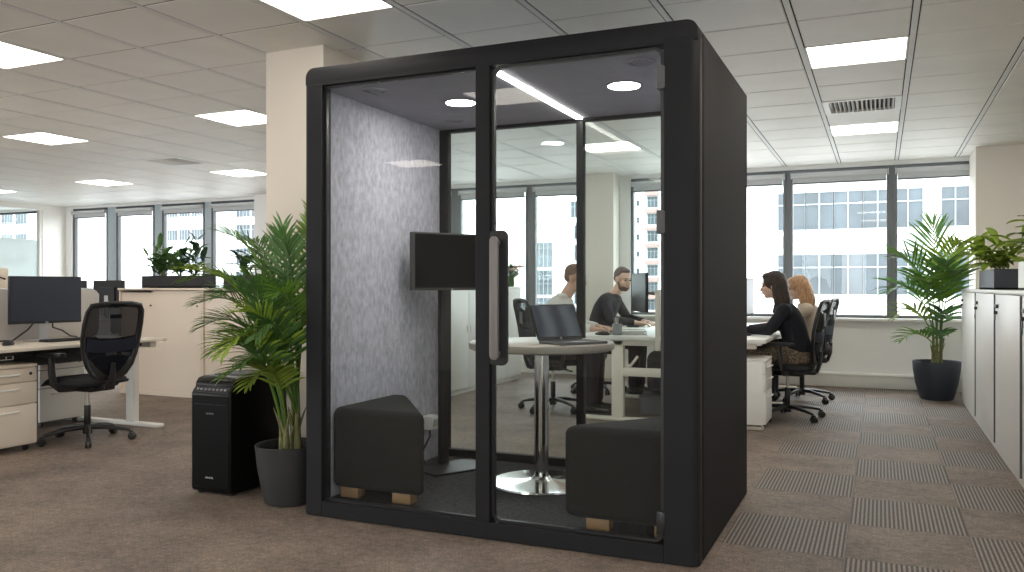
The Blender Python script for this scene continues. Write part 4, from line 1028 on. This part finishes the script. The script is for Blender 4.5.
broad_plant('rubber_plant', 'dark pointed leaf plant rising at the right edge', (1.06, 6.3, RZ+.18), [(160,.12,.40,5,.4),(260,.08,.46,5,.3)], 'leafdark', .24, .07, G)
# flowers behind the door handle
t = thing('flower_vase', 'small vase of pale pink flowers on the pale cabinet', 'flowers', (-4.22, 9.42, 1.162))
b = B(); b.lathe([(0,0),(.055,0),(.06,.01),(.066,.14),(.060,.14),(.054,.012),(0,.012)], seg=24); b.build('vase', 'leafmid', t)
for k in range(9):
    a = k*2.4; r = .03+.013*k; h = .19+.11*random.random()
    b = B(); b.tube([(0,0,.02),(.4*r*math.cos(a),.4*r*math.sin(a),.15),(r*math.cos(a),r*math.sin(a),h)], .003, 6)
    for q in range(3):
        v = .45+.18*q; c = Vector((r*v*math.cos(a), r*v*math.sin(a), h*v)); a2 = a+q*2
        d = Vector((math.cos(a2),math.sin(a2),.5)); s_ = Vector((-math.sin(a2),math.cos(a2),0))
        vs = [b.bm.verts.new(c+d*f*.09+s_*w*.03) for f, w in ((0,0),(.8,1.1),(2,0),(.8,-1.1))]; b.bm.faces.new(vs)
    sm = b.build('flower_stem', 'leafmid', t, fix=False)
    b = B()
    for q in range(6):
        a3 = q*PI/3; b.ball((r*math.cos(a)+.034*math.cos(a3), r*math.sin(a)+.034*math.sin(a3), h+.006), (.030,.022,.014), (0,0,a3), 8)
    b.ball((r*math.cos(a), r*math.sin(a), h+.012), .018, seg=8); b.build('blossom', 'flower', sm)
# ------------------------------------------------------------------ people (local: facing +y, seated, origin on the floor under the hips)
def fuse(bb, name, mat, parent, voxel=.007, it=3, fac=.5):
    me = bpy.data.meshes.new('tmp'); bb.bm.to_mesh(me); bb.bm.free()
    o = bpy.data.objects.new('tmp_fuse', me); C.objects.link(o)
    r = o.modifiers.new('r', 'REMESH'); r.mode = 'VOXEL'; r.voxel_size = voxel
    s = o.modifiers.new('s', 'SMOOTH'); s.iterations = it; s.factor = fac
    dg = bpy.context.evaluated_depsgraph_get(); dg.update()
    m2 = bpy.data.meshes.new_from_object(o.evaluated_get(dg)); m2.name = name
    bpy.data.objects.remove(o); bpy.data.meshes.remove(me)
    for p in m2.polygons: p.use_smooth = True
    m2.materials.clear(); m2.materials.append(M[mat])
    q = bpy.data.objects.new(name, m2); C.objects.link(q); q.parent = parent
    return q
def person(label, loc, rz, P):
    t = thing('person', label, 'person', loc, rz)
    S = P.get('scale', 1.); t.scale = (S, S, S); fem = P.get('fem', False)
    N = Vector(P['neck']); pel = Vector((0, 0, .565))
    def spine(u): return pel.lerp(N, u) + Vector((0, -.035*math.sin(PI*u), 0))
    prof = [(0,.172,.128),(.15,.165,.122),(.32,.148 if fem else .158,.108),(.5,.146 if fem else .162,.108),(.66,.150 if fem else .172,.112),(.8,.148 if fem else .172,.105),(.9,.115,.085)]
    prof = [(u, a*(.92 if fem else 1), c*(.95 if fem else 1)) for u, a, c in prof]
    ax = (N-pel).normalized(); rot = Vector((0,0,1)).rotation_difference(ax).to_matrix()
    sw = .165 if fem else .190
    sh = {s: spine(.88) + Vector((s*sw, .0, .0)) for s in (-1,1)}
    elb = {s: Vector(P['elbow'][s]) for s in (-1,1)}; wri = {s: Vector(P['wrist'][s]) for s in (-1,1)}
    hip = {s: Vector((s*.088, .02, .555)) for s in (-1,1)}
    kne = {s: Vector(P.get('knee', {}).get(s, (s*.11, .43, .545))) for s in (-1,1)}
    ank = {s: Vector(P.get('ankle', {}).get(s, (s*.12, .42, .10))) for s in (-1,1)}
    def torso(bb, g, u0=0):
        for i in range(len(prof)-1):
            for q in range(3):
                w = q/3; u = prof[i][0]*(1-w)+prof[i+1][0]*w
                if u < u0: continue
                a = prof[i][1]*(1-w)+prof[i+1][1]*w+g; c = prof[i][2]*(1-w)+prof[i+1][2]*w+g
                bb.ball(spine(u), (a, c, .075+g), rot, 20)
        for s in (-1,1): bb.cap(spine(.88), sh[s], .068+g, .056+g)
        if fem:
            for s in (-1,1): bb.ball(spine(.64)+Vector((s*.065,.085,0)), .058+g)
    Hc = Vector(P['head']); R = Euler((P.get('pitch',0), P.get('roll',0), P.get('yaw',0))).to_matrix()
    def hp(x, y, z): return Hc + R @ Vector((x, y, z))
    b = B(); torso(b, 0)
    b.cap(N-Vector((0,.01,.02)), hp(0,-.022,-.07), .058 if not fem else .048, .052 if not fem else .044)
    b.ball(hp(0,-.012,.030), (.075,.094,.090), R, 24); b.ball(hp(0,.028,-.040), (.058,.060,.072), R, 20)
    b.ball(hp(0,.058,-.092), (.026,.022,.020), R); b.ball(hp(0,.074,.020), (.046,.016,.013), R)
    b.cap(hp(0,.084,.004), hp(0,.103,-.034), .008, .0125); b.ball(hp(0,.086,-.062),(.024,.012,.014), R)
    for s in (-1,1):
        b.ball(hp(s*.036,.058,-.030), .026); b.ball(hp(s*.076,-.008,-.012), (.011,.022,.032), R)
        b.ball(hp(s*.010,.092,-.036), .008)
        b.cap(sh[s], elb[s], .048 if not fem else .041, .038 if not fem else .033); b.cap(elb[s], wri[s], .036 if not fem else .031, .024 if not fem else .021)
        d = (wri[s]-elb[s]).normalized(); d = (d+Vector(P['hand'][s])).normalized()
        up = Vector((0,0,1)); sd = d.cross(up).normalized(); up = sd.cross(d).normalized()
        kn = wri[s]+d*.085
        b.cap(wri[s]+sd*.010, kn+sd*.024, .019, .015); b.cap(wri[s]-sd*.010, kn-sd*.024, .019, .015); b.cap(wri[s], kn, .020, .016)
        for k, (o_, l_) in enumerate(((.033,.060),(.011,.074),(-.011,.080),(-.033,.070)) if s > 0 else ((-.033,.060),(-.011,.074),(.011,.080),(.033,.070))):
            a0 = kn+sd*o_; a1 = a0+(d*.85+sd*o_*1.6-up*.22).normalized()*l_*.5; a2 = a1+(d*.7-up*.6).normalized()*l_*.5
            b.cap(a0, a1, .0095, .0088, 10); b.cap(a1, a2, .0088, .0075, 10)
        th = wri[s]+d*.025-sd*s*.020
        t1 = th+(d*.55-sd*s*.75).normalized()*.045; t2 = t1+(d*.9-sd*s*.15-up*.25).normalized()*.035
        b.cap(th, t1, .013, .011, 10); b.cap(t1, t2, .011, .0085, 10)
        b.cap(hip[s], kne[s], .085, .058); b.cap(kne[s], ank[s], .055, .038)
        b.cap(ank[s]-Vector((0,.02,.05)), ank[s]+Vector((0,.14,-.068)), .036, .026)
    body = fuse(b, 'body', P['skin'], t, .0062, 3, .45)
    # eyes, brows, lips
    for s in (-1,1):
        b = B(); b.ball(hp(s*.032,.0765,.0), (.012,.008,.0075), R, 12); b.build('eye', 'eye', body)
        b = B(); b.tube([hp(s*.016,.092,.021), hp(s*.032,.089,.026), hp(s*.048,.078,.022)], .0035, 6); b.build('eyebrow', P['hair'], body)
    b = B(); b.ball(hp(0,.0955,-.060), (.021,.006,.0035), R, 12); b.ball(hp(0,.094,-.067), (.017,.006,.004), R, 12); b.build('lips', 'lip', body)
    # clothes
    g = .013
    b = B(); torso(b, g)
    for s in (-1,1):
        cuff = elb[s].lerp(wri[s], P.get('sleeve', .93))
        b.cap(sh[s], elb[s], .052+g*.6 if not fem else .046+g*.6, .044+g*.5); b.cyl(elb[s], cuff, .042+g*.5, .031+g*.4, 18)
    b.cyl(N-Vector((0,.0,.07)), N+Vector((0,-.004,.012)), .080, .066, 24)
    top = fuse(b, P['topname'], P['top'], body, .008, 4)
    if P.get('collar'):
        b = B(); c0 = N+Vector((0,-.004,.015)); n = 20
        lo = [c0+Vector((.066*math.sin(2*PI*k/n), -.066*math.cos(2*PI*k/n)*1.0, -.012)) for k in range(n)]
        b.tube([c0+Vector((.064*math.sin(a), -.062*math.cos(a), .010-.018*max(0,-math.cos(a)))) for a in [2*PI*(k/22) for k in range(1,22)]], .017, 8, flat=(.4,1))
        b.build('collar', P['top'], top)
    b = B()
    b.ball(pel, (.182,.140,.095)); b.ball(pel+Vector((0,-.02,-.03)), (.178,.145,.075))
    for s in (-1,1):
        b.cap(hip[s], kne[s], .100, .072); b.cap(kne[s], ank[s]+Vector((0,0,.02)), .070, .056)
    fuse(b, 'trousers', P['legs'], body, .010, 4)
    for s in (-1,1):
        b = B(); a = ank[s]
        b.cap(a+Vector((0,-.035,-.055)), a+Vector((0,.15,-.068)), .042, .030); b.cap(a+Vector((0,-.01,-.01)), a+Vector((0,.03,-.055)), .044, .038)
        bmesh.ops.bisect_plane(b.bm, geom=b.bm.verts[:]+b.bm.edges[:]+b.bm.faces[:], plane_co=(0,0,max(.002, a.z-.098)), plane_no=(0,0,-1), clear_outer=True)
        b.box((a.x, a.y+.058, a.z-.092), (.066,.235,.014), .006)
        b.build('shoe', 'shoe', body)
    # hair
    b = B(); k = P['hairstyle']
    if k == 'short':
        b.ball(hp(0,-.022,.046), (.0785,.0905,.0815), R, 24); b.ball(hp(0,.022,.088), (.056,.050,.030), R); b.ball(hp(0,-.050,.005), (.069,.060,.058), R)
    else:
        b.ball(hp(0,-.022,.034), (.090,.104,.098), R, 24); b.ball(hp(0,.03,.085), (.066,.058,.036), R)
        ln = P.get('hairlen', .36)
        for s in (-1,1):
            b.cap(hp(s*.066,-.02,.02), hp(s*.074,-.035,-.12), .030, .034); b.cap(hp(s*.074,-.035,-.12), Vector((Hc.x+s*.085, Hc.y-.075, Hc.z-ln*.8)), .034, .024)
        for x in (-.05,0,.05):
            b.cap(hp(x,-.08,.02), hp(x*1.1,-.095,-.14), .048, .052); b.cap(hp(x*1.1,-.095,-.14), Vector((Hc.x+x*1.1, Hc.y-.135, Hc.z-ln)), .050, .026)
    fuse(b, 'hair', P['hair'], body, .007, 4)
    if P.get('beard'):
        b = B(); b.ball(hp(0,.0285,-.080), (.0592,.0575,.042), R, 20); b.ball(hp(0,.058,-.098), (.030,.0245,.022), R)
        for s in (-1,1): b.cap(hp(s*.066,.008,-.03), hp(s*.05,.03,-.075), .012, .018)
        b.cap(hp(-.022,.090,-.051), hp(.022,.090,-.051), .005, .005)
        fuse(b, 'beard', 'beard', body, .006, 3)
    return t
person('seated man in a white shirt reaching for his mouse', (-2.86, 7.28, 0), math.radians(-84), dict(scale=1.05,
    neck=(.0,.15,1.01), head=(.01,.255,1.185), pitch=-.16, yaw=-.10, skin='skin', hair='hairbrown', hairstyle='short', top='shirt', topname='shirt', legs='trouser', collar=True,
    elbow={-1:(-.27,.20,.775), 1:(.28,.24,.775)}, wrist={-1:(-.15,.44,.745), 1:(.24,.47,.745)}, hand={-1:(.15,.3,.02), 1:(-.1,.4,.02)}, sleeve=.86))
person('seated man with a beard in a dark navy jumper', (-2.84, 8.72, 0), math.radians(-90), dict(scale=1.05,
    neck=(.0,.17,1.02), head=(.0,.27,1.185), pitch=-.18, yaw=-.55, skin='skin2', hair='hairblack', hairstyle='short', top='navy', topname='jumper', legs='trouser', beard=True,
    elbow={-1:(-.27,.24,.775), 1:(.27,.22,.775)}, wrist={-1:(-.13,.46,.745), 1:(.18,.46,.745)}, hand={-1:(.1,.4,0), 1:(-.1,.4,.0)}))
person('seated woman with long dark hair in a black jumper', (-.67, 7.70, 0), math.radians(92), dict(
    fem=True, neck=(.0,.13,1.00), head=(.0,.205,1.175), pitch=-.08, yaw=.0, skin='skin2', hair='hairdark', hairstyle='long', hairlen=.48, top='blackknit', topname='jumper', legs='print',
    elbow={-1:(-.23,.22,.79), 1:(.23,.22,.79)}, wrist={-1:(-.12,.43,.778), 1:(.14,.44,.778)}, hand={-1:(.1,.4,0), 1:(-.1,.4,0)}))
person('seated woman with blond hair in a beige jumper', (-.60, 8.88, 0), math.radians(90), dict(
    fem=True, neck=(.0,.10,.98), head=(.0,.165,1.150), pitch=-.20, yaw=.0, skin='skin2', hair='hairblond', hairstyle='long', hairlen=.30, top='beige', topname='jumper', legs='trouser',
    elbow={-1:(-.23,.22,.79), 1:(.23,.22,.79)}, wrist={-1:(-.12,.43,.778), 1:(.14,.44,.778)}, hand={-1:(.1,.4,0), 1:(-.1,.4,0)}))
# ------------------------------------------------------------------ light, sky, camera
w = bpy.data.worlds.new('overcast_sky'); bpy.context.scene.world = w; w.use_nodes = True
bg = w.node_tree.nodes['Background']; bg.inputs[0].default_value = (.93,.97,1.0,1); bg.inputs[1].default_value = 4.2
def portal(xa, xb, y, za, zb, rx, side=False):
    l = bpy.data.lights.new('window_portal', 'AREA'); l.shape = 'RECTANGLE'; l.size = xb-xa; l.size_y = zb-za; l.energy = 1; l.cycles.is_portal = True
    o = bpy.data.objects.new('window_portal', l); C.objects.link(o); o.location = ((xa+xb)/2, y, (za+zb)/2); o.rotation_euler = (rx, 0, 0)
    if side: o.location = (y, (xa+xb)/2, (za+zb)/2); o.rotation_euler = (PI/2, 0, PI/2)
for z in zones[1:]: portal(z[0][0], z[-1][1], YW+.31, ZS, ZH, -PI/2)
portal(FILL_WIN_F[0][0], FILL_WIN_F[3][1], Y0-.21, .25, 2.57, PI/2); portal(FILL_WIN_F[4][0], FILL_WIN_F[4][1], Y0-.21, .25, 2.57, PI/2)
portal(FILL_WIN_R[0][0], FILL_WIN_R[-1][1], X1+.21, .25, 2.57, PI/2, True)
cam = bpy.data.cameras.new('camera'); cam.sensor_width = 36; cam.lens = 36*828/1024; cam.clip_end = 600
co = bpy.data.objects.new('camera', cam); C.objects.link(co); co.location = (0, 0, 1.17); co.rotation_euler = (PI/2, 0, math.atan2(368, 828))
sc = bpy.context.scene; sc.camera = co
vs = sc.view_settings; vs.view_transform = 'Standard'; vs.look = 'None'; vs.gamma = 1; vs.use_curve_mapping = False; vs.exposure = .92
cy = sc.cycles; cy.use_denoising = True; cy.max_bounces = 14; cy.diffuse_bounces = 6; cy.glossy_bounces = 6; cy.transparent_max_bounces = 24; cy.transmission_bounces = 8
cy.caustics_reflective = False; cy.caustics_refractive = False; cy.sample_clamp_indirect = 6
